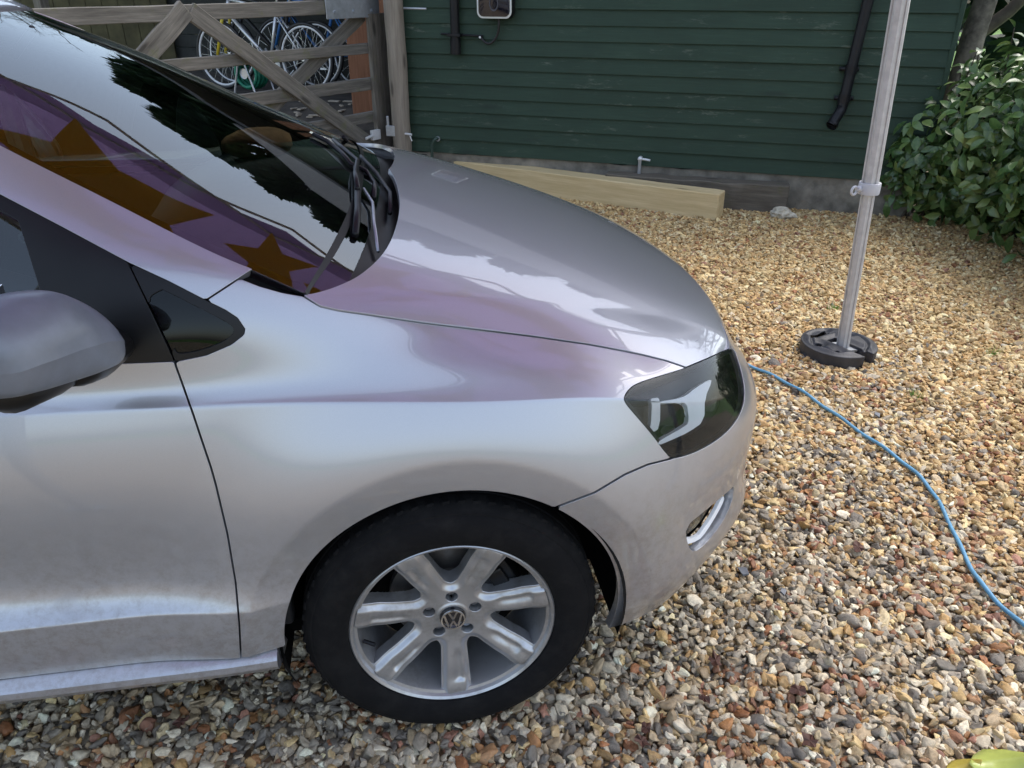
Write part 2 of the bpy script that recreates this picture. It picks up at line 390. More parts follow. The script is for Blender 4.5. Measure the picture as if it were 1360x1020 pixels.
# ------------------------------------------------------------------ spline surfaces for the car body
YC = 0.841
def pchip(xk, yk, x):
    xk = np.asarray(xk, float); yk = np.asarray(yk, float); x = np.asarray(x, float)
    h = np.diff(xk); dl = np.diff(yk)/h; n = len(xk); m = np.zeros(n)
    if n == 2: m[:] = dl[0]
    else:
        for i in range(1, n-1):
            if dl[i-1]*dl[i] > 0:
                w1 = 2*h[i]+h[i-1]; w2 = h[i]+2*h[i-1]; m[i] = (w1+w2)/(w1/dl[i-1]+w2/dl[i])
        m[0] = dl[0]; m[-1] = dl[-1]
    i = np.clip(np.searchsorted(xk, x, side='right')-1, 0, n-2); t = (x-xk[i])/h[i]
    return (2*t**3-3*t**2+1)*yk[i]+(t**3-2*t**2+t)*h[i]*m[i]+(-2*t**3+3*t**2)*yk[i+1]+(t**3-t**2)*h[i]*m[i+1]
def basis(t): return np.stack([(1-t)**3, 3*t**3-6*t**2+4, -3*t**3+3*t**2+3*t+1, t**3], -1)/6
def evalb(C, t, axis):
    C = np.moveaxis(C, axis, 0); n = C.shape[0]-3
    i = np.clip(np.floor(t).astype(int), 0, n-1); B = basis(t-i)
    out = sum(B[:, k].reshape((-1,)+(1,)*(C.ndim-1))*C[i+k] for k in range(4))
    return np.moveaxis(out, 0, axis)
def ghost_lin(C, axis):
    C = np.moveaxis(C, axis, 0)
    C = np.concatenate([(2*C[0]-C[1])[None], C, (2*C[-1]-C[-2])[None]]); return np.moveaxis(C, 0, axis)
def mirror_ghost_end(C, axis):
    C = np.moveaxis(C, axis, 0); g = C[-2].copy(); g[..., 1] = 2*YC - g[..., 1]
    C = np.concatenate([(2*C[0]-C[1])[None], C, g[None]]); return np.moveaxis(C, 0, axis)
def solve_interp(D, mirror0, mirror1):
    n = D.shape[0]; out = np.zeros((n+2,)+D.shape[1:])
    for c in range(D.shape[-1]):
        A = np.zeros((n+2, n+2)); Rr = np.zeros((n+2,)+D.shape[1:-1])
        for i in range(n): A[i+1, i:i+3] = [1/6, 4/6, 1/6]; Rr[i+1] = D[i][..., c]
        for end, mir in ((0, mirror0), (1, mirror1)):
            r = 0 if end == 0 else n+1
            if mir:
                a, b = (0, 2) if end == 0 else (n+1, n-1)
                A[r, a] = 1; A[r, b] = 1 if c == 1 else -1
                Rr[r] = 2*YC if c == 1 else 0
            else:
                s = [0, 1, 2] if end == 0 else [n+1, n, n-1]; A[r, s] = [1, -2, 1]; Rr[r] = 0
        out[..., c] = np.linalg.solve(A, Rr.reshape(n+2, -1)).reshape((n+2,)+D.shape[1:-1])
    return out
OUT = np.array([(-3.13, .841), (-3.10, .45), (-3.0, .17), (-2.7, .035), (-2.2, .004), (-1.6, 0), (-1.1, 0), (-.75, 0), (-.5, 0), (-.3, 0), (-.1, 0), (.1, .0),
                (.27, .012), (.42, .044), (.54, .096), (.64, .168), (.72, .265), (.775, .41), (.803, .61), (.812, .841)])
NU = len(OUT)
Tn = np.gradient(OUT, axis=0); Tn[0] = (0, -1); Tn[-1] = (0, 1); Tn /= np.linalg.norm(Tn, axis=1)[:, None]
NIN = np.stack([-Tn[:, 1], Tn[:, 0]], -1)
# body section rows from sill to roof rail / bonnet edge: (column, height, inset)
ROWS = [
 [(0,.24,.08),(3,.26,.05),(6,.296,.008),(9,.29,.010),(10,.25,.02),(12,.222,.02),(13,.225,.02),(14,.245,.028),(15,.262,.036),(16,.27,.042),(19,.25,.06)],
 [(0,.30,.02),(3,.31,.02),(6,.33,.005),(9,.325,.008),(11,.29,.01),(13,.268,.010),(15,.305,.010),(16,.31,.008),(19,.30,.012)],
 [(0,.38,.0),(4,.39,.004),(6,.400,.000),(8,.40,.002),(10,.37,.004),(13,.335,.005),(15,.352,.0),(16,.358,-.006),(19,.35,-.006)],
 [(0,.42,.0),(4,.43,.0),(6,.436,-.002),(8,.435,.002),(10,.42,.005),(13,.40,.003),(16,.40,.004),(19,.41,.004)],
 [(0,.48,.0),(4,.475,.034),(6,.475,.038),(8,.475,.028),(9,.475,.014),(10,.48,.006),(13,.47,.002),(16,.46,.010),(19,.47,.012)],
 [(0,.58,.0),(4,.56,.034),(6,.56,.038),(8,.56,.024),(10,.55,.008),(12,.54,.002),(14,.53,.0),(16,.53,.004),(19,.53,.006)],
 [(0,.68,.01),(4,.67,.012),(6,.67,.014),(9,.655,.009),(11,.635,.008),(13,.60,.006),(15,.585,.002),(19,.59,.002)],
 [(0,.78,.03),(4,.770,.016),(6,.770,.016),(8,.758,.018),(9,.748,.021),(11,.722,.026),(13,.678,.024),(14,.655,.017),(15,.640,.010),(17,.63,.01),(19,.63,.012)],
 [(0,.85,.05),(4,.842,.042),(6,.850,.042),(8,.840,.042),(9,.831,.044),(11,.802,.050),(12,.786,.050),(13,.752,.048),(14,.716,.042),(15,.690,.036),(16,.674,.035),(19,.67,.04)],
 [(0,.90,.07),(4,.866,.058),(6,.868,.058),(8,.860,.060),(9,.850,.064),(11,.821,.070),(12,.804,.069),(13,.770,.064),(14,.742,.056),(15,.718,.053),(16,.704,.056),(19,.69,.06)],
 [(0,.95,.09),(4,.925,.060),(6,.925,.060),(8,.912,.064),(9,.904,.076),(10,.874,.086),(11,.849,.095),(12,.823,.092),(13,.785,.083),(14,.762,.072),(15,.742,.069),(16,.73,.074),(19,.71,.08)],
 [(0,1.0,.10),(4,.97,.068),(6,.97,.066),(8,.963,.070),(9,.965,.090),(10,.910,.110),(11,.872,.127),(12,.838,.122),(13,.797,.103),(14,.778,.088),(15,.762,.086),(16,.75,.09),(19,.73,.095)],
 [(0,1.2,.2),(3,1.2,.17),(5,1.22,.17),(6,1.22,.18),(7,1.12,.150),(8,1.05,.108),(9,1.005,.112),(10,.943,.132),(11,.889,.158),(12,.852,.155),(13,.808,.124),(14,.790,.105),(15,.778,.102),(16,.765,.104),(19,.742,.108)],
 [(0,1.32,.3),(3,1.36,.27),(5,1.40,.30),(6,1.375,.295),(7,1.215,.220),(8,1.10,.150),(9,1.028,.130),(10,.955,.148),(11,.898,.178),(12,.86,.175),(13,.816,.142),(14,.80,.12),(15,.79,.116),(16,.776,.116),(19,.75,.12)],
 [(0,1.38,.42),(3,1.42,.34),(5,1.455,.37),(6,1.425,.36),(7,1.268,.268),(8,1.135,.195),(9,1.035,.142),(10,.955,.18),(11,.906,.20),(12,.868,.195),(13,.822,.16),(14,.807,.135),(15,.798,.128),(16,.785,.128),(19,.756,.13)],
]
CREASE = 8
def body_ctrl():
    u = np.arange(NU); D = []
    for r in ROWS:
        r = np.array(r); z = pchip(r[:, 0], r[:, 1], u); d = pchip(r[:, 0], r[:, 2], u)
        D.append(np.concatenate([OUT + NIN*d[:, None], z[:, None]], 1))
    D = np.array(D).transpose(1, 0, 2)
    seq = [0, 1, 2, 3, 3] + list(range(4, CREASE)) + [CREASE, CREASE] + list(range(CREASE+1, D.shape[1]))
    return ghost_lin(solve_interp(D[:, seq], True, True), 1)
def grid_normals(P):
    n = np.cross(np.gradient(P, axis=0), np.gradient(P, axis=1)); return n/(np.linalg.norm(n, axis=-1)[..., None]+1e-12)
def sdist(px, poly):
    """signed distance in pixels, positive inside"""
    poly = np.asarray(poly, float); x = px[..., 0]; y = px[..., 1]
    d2 = np.full(x.shape, 1e18); ins = np.zeros(x.shape, bool); n = len(poly)
    for i in range(n):
        a = poly[i]; b = poly[(i+1) % n]; e = b-a
        t = np.clip(((x-a[0])*e[0]+(y-a[1])*e[1])/(e@e+1e-12), 0, 1)
        d2 = np.minimum(d2, (x-a[0]-t*e[0])**2+(y-a[1]-t*e[1])**2)
        if a[1] != b[1]:
            c = ((a[1] > y) != (b[1] > y)) & (x < (b[0]-a[0])*(y-a[1])/(b[1]-a[1])+a[0]); ins ^= c
    d = np.sqrt(d2); return np.where(ins, d, -d)
def smooth_poly(pts, closed=True, k=2):
    """Chaikin corner cutting"""
    p = np.asarray(pts, float)
    for _ in range(k):
        q = []
        n = len(p)
        for i in range(n if closed else n-1):
            a = p[i]; b = p[(i+1) % n]; q += [a*.75+b*.25, a*.25+b*.75]
        if not closed: q = [p[0]] + q + [p[-1]]
        p = np.array(q)
    return p
def clip_panel(P, Nm, f, lip=0.014, round_=0.0007):
    nu, nv = f.shape; ins = f > 0
    idx = -np.ones((nu, nv), int); V = []; NN = []; Fc = []
    ii = np.argwhere(ins); idx[ins] = np.arange(len(ii)); V = list(P[ins]); NN = list(Nm[ins])
    c = ins[:-1, :-1].astype(int)+ins[1:, :-1]+ins[1:, 1:]+ins[:-1, 1:]
    full = np.argwhere(c == 4)
    Fc = [(idx[i, j], idx[i+1, j], idx[i+1, j+1], idx[i, j+1]) for i, j in full]
    segs = []; cache = {}
    def cross(a, b):
        k = (a, b) if a < b else (b, a)
        if k in cache: return cache[k]
        a, b = k; t = f[a]/(f[a]-f[b]+1e-15); t = min(max(t, 0.0), 1.0)
        V.append(P[a]+(P[b]-P[a])*t); n = Nm[a]+(Nm[b]-Nm[a])*t; NN.append(n/np.linalg.norm(n)); cache[k] = len(V)-1; return len(V)-1
    for i, j in np.argwhere((c > 0) & (c < 4)):
        cs = [(i, j), (i+1, j), (i+1, j+1), (i, j+1)]; cs = [(int(a), int(b)) for a, b in cs]; poly = []; cr = []
        for k in range(4):
            a = cs[k]; b = cs[(k+1) % 4]
            if ins[a]: poly.append(int(idx[a]))
            if ins[a] != ins[b]:
                q = cross(a, b); poly.append(q); cr.append((q, bool(ins[a])))
        if len(poly) >= 3: Fc.append(tuple(poly))
        if len(cr) == 2:
            # leave at first exiting crossing
            (q0, e0), (q1, e1) = cr
            segs.append((q0, q1) if e0 else (q1, q0))
    # grid border segments
    def border(a, b):
        if ins[a] and ins[b]: segs.append((int(idx[a]), int(idx[b])))
    for i in range(nu-1): border((i, 0), (i+1, 0)); border((i+1, nv-1), (i, nv-1))
    for j in range(nv-1): border((nu-1, j), (nu-1, j+1)); border((0, j+1), (0, j))
    V = [np.asarray(v) for v in V]
    flip = False
    for q in Fc[:1]:
        g = np.cross(V[q[1]]-V[q[0]], V[q[2]]-V[q[1]]); flip = g@NN[q[0]] < 0
    if flip: Fc = [tuple(reversed(q)) for q in Fc]; segs = [(b, a) for a, b in segs]
    if lip > 0 and segs:
        outd = {}
        for a, b in segs:
            if a == b: continue
            d = V[b]-V[a]; n = (NN[a]+NN[b]); o = np.cross(d, n); l = np.linalg.norm(o)  # outward for counter-clockwise faces
            if l < 1e-12: continue
            for q in (a, b): outd[q] = outd.get(q, 0)+o/l*np.linalg.norm(d)
        ring = {}
        for q, o in outd.items():
            o = o/(np.linalg.norm(o)+1e-12); n = NN[q]
            r0 = len(V); V.append(V[q]); NN.append(n)
            V.append(V[q]+o*round_*0.7-n*round_*0.3); NN.append((o*.7+n*.7))
            V.append(V[q]+o*round_-n*round_); NN.append(o)
            V.append(V[q]+o*round_-n*lip); NN.append(o); ring[q] = r0
        for a, b in segs:
            if a in ring and b in ring and a != b:
                ra, rb = ring[a], ring[b]
                for k in range(3): Fc.append((ra+k, ra+k+1, rb+k+1, rb+k))
    return np.array(V), np.array(NN), Fc
def largest(f):
    m = f > 0; lab = np.zeros(m.shape, int); best = (0, 0); k = 0
    for s in zip(*np.where(m)):
        if lab[s]: continue
        k += 1; st = [s]; lab[s] = k; c = 0
        while st:
            i, j = st.pop(); c += 1
            for a, b in ((i+1, j), (i-1, j), (i, j+1), (i, j-1)):
                if 0 <= a < m.shape[0] and 0 <= b < m.shape[1] and m[a, b] and not lab[a, b]: lab[a, b] = k; st.append((a, b))
        if c > best[0]: best = (c, k)
    return np.where(m & (lab != best[1]), -1e-4, f)
def panel(name, surf, f, mat, parent, lip=0.018, off=0.0, mirror=True, round_=0.0007, usub=None):
    P, Nm = surf
    f = largest(f)
    if off: P = P - Nm*off
    if usub is not None:
        a, b = usub; P = P[a:b]; Nm = Nm[a:b]; f = f[a:b]
    use = np.argwhere(f > -0.03)
    if len(use) == 0: print('EMPTY PANEL', name); return []
    i0, j0 = np.maximum(use.min(0)-1, 0); i1, j1 = use.max(0)+2
    V, NN, Fc = clip_panel(P[i0:i1, j0:j1], Nm[i0:i1, j0:j1], f[i0:i1, j0:j1], lip, round_)
    if len(Fc) == 0: print('EMPTY PANEL', name); return []
    obs = [mesh_obj(name, V, Fc, mat, parent, normals=NN)]
    if mirror:
        V2 = V.copy(); V2[:, 1] = 2*YC-V2[:, 1]; N2 = NN.copy(); N2[:, 1] *= -1
        obs.append(mesh_obj(name, V2, [tuple(reversed(q)) for q in Fc], mat, parent, normals=N2))
    return obs
# ---- master surface of the near side, front and back
CB = body_ctrl(); NVR = CB.shape[1]-3
def make_tu():
    out = []
    for k in range(NU-1):
        ln = np.linalg.norm(OUT[k+1]-OUT[k]); ds = 0.0055 if OUT[k, 0] > -0.9 and k < 17 else (0.012 if k >= 17 else 0.03)
        n = max(2, int(ln/ds)); out += list(k+np.arange(n)/n)
    return np.array(out+[NU-1.0])
TU = make_tu(); TV = np.linspace(0, NVR, 205)
WC = np.array([0.008, 0.305]); WR = 0.338; WB = 2.47
S = evalb(evalb(CB, TU, 0), TV, 1)
def sstep(a, b, x): t = np.clip((x-a)/(b-a), 0, 1); return t*t*(3-2*t)
def flare(P):
    for cx in (WC[0], WC[0]-WB):
        r = np.hypot(P[..., 0]-cx, P[..., 2]-WC[1])
        g = sstep(WR+.30, WR+.066, r)**1.4
        g = np.where(r < WR+.066, 1.0-0.95*np.clip((WR+.066-r)/.066, 0, 1.2), g)
        low = sstep(.20, .34, P[..., 2])
        P[..., 1] -= 0.020*g*low*(np.abs(P[..., 0]-cx) < .68)*(P[..., 1] < .3)
    return P
S = flare(S); SN = grid_normals(S)
if (SN[len(TU)//2, 60]*np.array([0, -1, 0])).sum() < 0: SN = -SN
SURF = (S, SN); SPX = CAM.proj(S); SDEP = CAM.depth(S)
UU = TU[:, None]*np.ones_like(TV)[None]
facing = UU < 16.9
def pxm(poly, mask=None):
    d = sdist(SPX, poly)*SDEP/F_
    d = np.clip(d, -1, 1)
    return np.where(facing if mask is None else mask, d, -0.5)
rw = np.hypot(S[..., 0]-WC[0], S[..., 2]-WC[1])-WR
rw2 = np.hypot(S[..., 0]-WC[0]+WB, S[..., 2]-WC[1])-WR
ARCH = np.minimum(rw, rw2); ARCH = np.where(S[..., 1] < .35, ARCH, 0.5)
GAP = 0.0027
pj = lambda *p: tuple(CAM.proj(np.array(p)))
# daylight opening (window area) outline
DLO = [(326.5, 437), (325, 445), (308, 458.5), (274, 473), (235, 481), (200, 482.5), (169, 483.5)] + \
      [pj(-.62, .035, .930), pj(-1.0, .036, .932), pj(-1.6, .036, .938), pj(-2.3, .04, .95), pj(-2.62, .06, .97),
       pj(-2.45, .26, 1.33), pj(-2.1, .295, 1.385), pj(-1.6, .30, 1.398), pj(-1.2, .29, 1.375), pj(-1.0, .26, 1.31)] + \
      [(0, 257), (85, 301.5), (170.6, 347.5), (225, 373), (274.5, 398.5), (300, 411), (316, 421.5)]
dDLO = pxm(DLO, UU > 0)
DGAP = [(160, 326), (168.6, 345.5), (200, 412), (231, 478.5), (255, 545.5), (266.5, 580), (280, 620), (287, 645), (302, 709), (313, 774), (318, 830), (320, 872), (321, 960)]
dgp = [(-9000, -2500), (110, -2500)] + DGAP + [(-9000, 960)]
dLEFT = pxm(dgp, UU > 0)               # positive on the door side of the gap
FRONT_DOOR_X = -1.43; REAR_DOOR_X = -2.12
JOINT = [(274.5, 398), (318.5, 369)]
GAPA = [(402, 392.5), (412, 399), (425.6, 407), (450, 412.5), (487, 417.6), (562, 428.5), (635, 437.3), (713, 447.3), (781, 457.2), (830, 466), (854, 471.3), (885, 479), (911, 488)]
LAMP = [(829, 533.7), (829.2, 526), (834, 518), (843.5, 510), (867, 502), (890.6, 495), (910, 489), (937.7, 477), (958, 468), (973, 461.6), (978.5, 475.7), (984.7, 496), (988, 515),
        (988, 533), (981.6, 552.6), (966, 573), (945.5, 588.6), (922, 601), (900, 607.8), (889, 608.5), (867, 578), (843.5, 551)]
LAMPS = smooth_poly(LAMP, True, 2)
BGAP = [(889, 608.5), (860, 617), (830, 630), (790, 654), (745, 671), (700, 690)]
FEND = [(318.5, 369), (345, 379.5), (375, 388), (395, 391.5)] + GAPA + [(905, 500), (900, 540), (892, 609)] + BGAP[1:] + [(640, 800), (450, 985), (378, 985), (321, 985), (320, 872)] + \
       [(318, 830), (313, 774), (302, 709), (287, 645), (280, 620), (266.5, 580), (255, 545.5), (231, 478.5), (200, 412), (168.6, 345.5), (240, 380)] + [(274.5, 398)]
dLAMP = pxm(LAMPS); dFEND = pxm(FEND, UU < 15)
FOG = smooth_poly([(909.5, 700), (938, 677), (967.8, 652), (976, 643.5), (972, 668), (958, 697), (936, 724), (921, 734.5), (913.6, 725.7)], True, 1)
dFOG = pxm(FOG)
car = empty('car', (0, 0, 0)); tag(car, 'silver hatchback car with dusty paint parked on the gravel beside the timber gate', 'car')
ins = lambda *a: np.minimum.reduce(a)
UB = (int(np.argmin(abs(TU-2.0))), len(TU))
# doors and wings
below_sill = S[..., 2]-0.303
above_belt_rear = UU > 0
SILLZ = np.where(S[..., 0] < -.2, S[..., 2]-.316, 1.0)
panel('front_door', SURF, ins(dLEFT-GAP, SILLZ, -dDLO, S[..., 0]-FRONT_DOOR_X-GAP, ARCH-GAP, 0.98-S[..., 2]), 'silver_paint', car)
panel('rear_door', SURF, ins(SILLZ, FRONT_DOOR_X-GAP-S[..., 0], S[..., 0]-REAR_DOOR_X-GAP, -dDLO, ARCH-GAP, 0.98-S[..., 2]), 'silver_paint', car)
panel('front_wing', SURF, ins(dFEND-GAP*.8, SILLZ, -dDLO, rw, -dLAMP-0.001), 'silver_paint', car)
quarter = ins(REAR_DOOR_X-GAP-S[..., 0], -dDLO, ARCH, np.where(UU < 2.6, 1.03-S[..., 2], 1.0))
panel('rear_quarter', SURF, quarter, 'silver_paint', car)
# roof pillar: everything above the windows, behind the wing joint
a, b = np.array(JOINT); e = b-a
jside = ((SPX[..., 0]-a[0])*(-e[1])+(SPX[..., 1]-a[1])*e[0])/np.linalg.norm(e)*SDEP/F_
toppart = ins(-dDLO, S[..., 2]-0.985, -jside-GAP*.7, np.where(UU < 2.6, S[..., 2]-1.31, 1.0))
panel('windscreen_pillar', SURF, toppart, 'silver_paint', car)
panel('rear_window', SURF, ins(2.6-UU, 1.30-S[..., 2], S[..., 2]-1.04), 'side_glass', car, lip=0.004)
# bumper
bump_f = ins(-np.where(UU < 15, dFEND, -1)-GAP, -dLAMP-0.002, -dFOG, rw, S[..., 0]-.16, np.where(UU > 15.5, 0.74-S[..., 2], 1.0),
             np.where((UU > 12) & (UU < 16.9), SDEP*0+1, 1.0))
grille = np.minimum(np.minimum(.42-abs(S[..., 1]-YC), np.minimum(S[..., 2]-.635, .715-S[..., 2])), S[..., 0]-.5)
intake = np.minimum(np.minimum(.40-abs(S[..., 1]-YC), np.minimum(S[..., 2]-.30, .44-S[..., 2])), S[..., 0]-.5)
# keep the bumper below the bonnet / lamp line
capl = [(889, 608), (990, 560), (1000, 520), (985, 470), (973, 461), (911, 487), (870, 495), (835, 512), (829, 530)]
bump_f = ins(bump_f, -np.where(UU < 16.9, pxm(smooth_poly(capl, True, 1))*1.0-1.0, -1), -grille, -intake)
panel('front_bumper', SURF, bump_f, 'silver_paint', car, lip=0.02)
panel('grille', SURF, grille, 'gloss_black', car, off=0.012, lip=0.004)
panel('air_intake', SURF, intake, 'satin_black', car, off=0.02, lip=0.004)
# window trim and glass
trim_in = smooth_poly([(20, 291), (168, 359), (182, 366)], False, 0)
GL = [(-150, 199), (23.5, 291), (51, 379), (62, 415), (75, 474)] + [pj(-.62, .055, .945), pj(-.7, .045, .945), pj(-1.38, .045, .955), pj(-1.38, .26, 1.345), pj(-1.2, .262, 1.335)]
dGL = pxm(GL, UU > 0)
GL2 = [pj(-1.5, .045, .96), pj(-2.1, .05, .965), pj(-2.1, .262, 1.34), pj(-1.5, .268, 1.355)]
dGL2 = pxm(GL2, UU > 0)
QW = smooth_poly([(186, 369), (300, 426), (314, 438), (303, 452), (270, 466), (237, 472), (230, 466)], True, 1)
dQW = pxm(QW)
wt = panel('window_trim', SURF, ins(dDLO-.0015, dLEFT-.0018, -dGL, -dGL2), 'satin_black', car, lip=0.012, off=0.002)
wt2 = panel('quarter_window_trim', SURF, ins(dDLO-.0015, -dLEFT-.0018, -dQW), 'satin_black', car, lip=0.012, off=0.002)
panel('side_window', SURF, dGL+.004, 'side_glass', car, lip=0.0, off=0.008)
panel('rear_side_window', SURF, dGL2+.004, 'side_glass', car, lip=0.0, off=0.008)
panel('quarter_window', SURF, dQW+.004, 'quarter_glass', car, lip=0.0, off=0.006)
# dark shell behind the panel gaps
shell = ins(-dDLO-0.0, ARCH+.0, np.where(UU < 16.9, -pxm(LAMPS)-.0, 1), -dFOG, np.where(S[..., 0] > -.2, .90-S[..., 2]+np.clip(-S[..., 0], 0, .2)*.4, 1.0))
panel('inner_panel', SURF, shell, 'inner_black', car, lip=0.0, off=0.02)
# ---- head lamps
for o in panel('headlight', SURF, dLAMP-.0012, 'lens_glass', car, lip=0.006): pass
heads = [o for o in car.children if o.name.startswith('headlight')]
def lamp_part(name, f, mat, off, lip):
    obs = panel(name, SURF, f, mat, None, lip=lip, off=off)
    for o, h in zip(obs, heads): o.parent = h
def cpx(pts, ox=820, oy=460, s=6.374): return [(ox+x/s, oy+y/s) for x, y in pts]
lamp_part('lamp_housing', dLAMP+.012, 'lamp_dark', 0.052, 0.0)
lamp_part('lamp_rim', ins(dLAMP-.001, -(dLAMP-.0075)), 'satin_black', 0.004, 0.045)
lamp_part('lamp_trim', pxm(smooth_poly(cpx([(400, 850), (680, 690), (705, 650), (700, 560), (690, 490), (640, 465), (440, 452), (440, 440), (600, 430), (690, 400), (760, 330), (880, 250), (910, 255), (845, 420), (840, 640), (700, 745), (560, 810), (420, 868)]), True, 1)), 'lamp_silver', 0.03, 0.012)
lamp_part('side_light_strip', pxm(cpx([(345, 415), (412, 408), (428, 480), (425, 640), (405, 720), (335, 750), (352, 640), (358, 520)])), 'lamp_strip', 0.022, 0.01)
lamp_part('lens_bezel', ins(pxm(smooth_poly(cpx([(425, 455), (640, 462), (690, 490), (712, 560), (705, 665), (560, 760), (430, 800), (380, 700), (425, 600)]), True, 1)), -pxm(smooth_poly(cpx([(440, 478), (630, 485), (668, 505), (692, 560), (688, 650), (560, 735), (440, 770), (400, 690), (440, 600)]), True, 1))), 'chrome', 0.036, 0.008)
lamp_part('indicator', pxm(smooth_poly(cpx([(850, 455), (930, 440), (950, 390), (970, 400), (960, 470), (935, 540), (850, 545)]), True, 1)), 'fog_glass', 0.034, 0.01)
lamp_part('lamp_bulb_cover', pxm(smooth_poly(cpx([(480, 740), (530, 690), (600, 700), (620, 720), (560, 760), (500, 780)]), True, 1)), 'gloss_black', 0.040, 0.01)
# ---- fog lamps
fg = panel('fog_lamp', SURF, dFOG+.006, 'satin_black', car, lip=0.0, off=0.045)
fpx = lambda pts: [(880+x/7.286, 620+y/7.286) for x, y in pts]
for nm, pts, mt, of in (('fog_lens', [(215, 585), (640, 235), (640, 300), (540, 420), (440, 590), (330, 690), (240, 730)], 'fog_glass', .022),
                        ('fog_trim', [(240, 738), (390, 715), (460, 620), (560, 470), (640, 300), (660, 330), (590, 470), (480, 650), (400, 745), (250, 790)], 'lamp_silver', .014),
                        ('fog_reflector', [(230, 590), (600, 290), (420, 580), (250, 700)], 'chrome', .036)):
    for o, h in zip(panel(nm, SURF, pxm(smooth_poly(fpx(pts), True, 1)), mt, None, lip=0.008, off=of), fg): o.parent = h
# ---- bonnet
HR = np.array([
 [(-.40,.11,1.06),(-.222,.108,.978),(-.12,.112,.938),(0,.135,.909),(.15,.148,.869),(.30,.145,.830),(.42,.145,.796),(.50,.155,.772),(.56,.18,.757),(.575,.185,.737)],
 [(-.40,.135,1.062),(-.21,.134,.988),(-.11,.138,.958),(.01,.165,.934),(.165,.20,.898),(.32,.228,.857),(.44,.248,.820),(.53,.26,.788),(.61,.283,.757),(.625,.288,.737)],
 [(-.40,.155,1.06),(-.2,.15,.987),(-.1,.165,.971),(.02,.19,.949),(.18,.238,.908),(.34,.295,.864),(.46,.335,.826),(.58,.352,.785),(.668,.352,.742),(.685,.352,.715)],
 [(-.40,.165,1.063),(-.2,.165,.993),(-.098,.18,.976),(.022,.205,.953),(.182,.253,.912),(.342,.31,.868),(.462,.35,.830),(.582,.367,.788),(.672,.367,.744),(.69,.367,.715)],
 [(-.40,.30,1.10),(-.2,.3,1.04),(-.09,.3,1.012),(.03,.33,.985),(.19,.38,.942),(.35,.42,.893),(.48,.45,.848),(.60,.46,.797),(.70,.47,.742),(.72,.47,.71)],
 [(-.4,.58,1.14),(-.2,.58,1.075),(-.08,.58,1.04),(.05,.58,1.008),(.2,.6,.965),(.37,.62,.91),(.5,.63,.86),(.62,.64,.805),(.735,.64,.742),(.755,.64,.71)],
 [(-.4,YC,1.15),(-.2,YC,1.083),(-.06,YC,1.044),(.06,YC,1.014),(.21,YC,.970),(.38,YC,.915),(.51,YC,.865),(.63,YC,.81),(.75,YC,.742),(.77,YC,.71)]], float).transpose(1, 0, 2)
HC = mirror_ghost_end(ghost_lin(HR, 0), 1)
HS = evalb(evalb(HC, np.linspace(0, 9, 230), 0), np.linspace(0, 6, 150), 1)
HN = grid_normals(HS)
if HN[100, 75, 2] < 0: HN = -HN
HPX = CAM.proj(HS); HDEP = CAM.depth(HS)
COWL = [(400, 391), (422, 387.5), (448, 379), (474, 367), (495, 350.6), (511.8, 331.8), (523.5, 308), (530.6, 277.6), (529, 254), (522, 233), (507, 214), (483.5, 197.6), (460, 190.6)]
COWLS = [tuple(p) for p in smooth_poly(COWL, False, 2)]
bon_poly = COWLS + [(400, 100), (1100, 100), (1100, 461.6), (973, 461.6), (937.7, 477), (911, 488)] + GAPA[::-1][1:]
hf = np.clip(sdist(HPX, bon_poly)*HDEP/F_, -1, 1)-GAP*.8
HS2 = HS
def bonnet():
    V, NN, Fc = clip_panel(HS, HN, hf, 0.012)
    V2 = V.copy(); V2[:, 1] = 2*YC-V2[:, 1]; N2 = NN.copy(); N2[:, 1] *= -1
    n = len(V); Va = np.concatenate([V, V2]); Na = np.concatenate([NN, N2]); Fa = list(Fc)+[tuple(n+i for i in reversed(q)) for q in Fc]
    return mesh_obj('bonnet', Va, Fa, 'silver_paint', car, normals=Na)
bonnet()
# ---- windscreen, cowl, wipers
ER = np.array([(-.17, .128, .965), (-.3, .1425, 1.033), (-.5, .195, 1.131), (-.75, .268, 1.264), (-.985, .338, 1.372)])
sv = np.linspace(0, 1, 70); tt = np.linspace(0, 1, 90)
ek = np.array([0, .155, .395, .70, 1.0]); E3 = np.stack([pchip(ek, ER[:, k], sv) for k in range(3)], -1)
EL = E3.copy(); EL[:, 1] = 2*YC-EL[:, 1]
bl = (1-np.abs(2*tt-1)**2.3)[None, :, None]
bul = np.stack([.085+.03*sv, 0*sv, .062-.035*sv], -1)[:, None]
WS = E3[:, None]*(1-tt)[None, :, None]+EL[:, None]*tt[None, :, None]+bul*bl
WN = grid_normals(WS)
if WN[30, 40, 2] < 0: WN = -WN
wd = np.minimum(np.minimum(tt, 1-tt)[None]*1.3, np.minimum(sv[:, None]*.82, (1-sv[:, None])*.82)+0*tt[None])
panel('windscreen', (WS, WN), wd*0+1, 'windscreen_glass', car, lip=0.005, mirror=False)
panel('windscreen_band', (WS, WN), .024-wd, 'inner_black', car, lip=0.0, off=0.006, mirror=False)
def on_grid(P, px):
    pp = CAM.proj(P); d = np.hypot(pp[..., 0]-px[0], pp[..., 1]-px[1]); i = np.unravel_index(np.argmin(d), d.shape); return P[i]
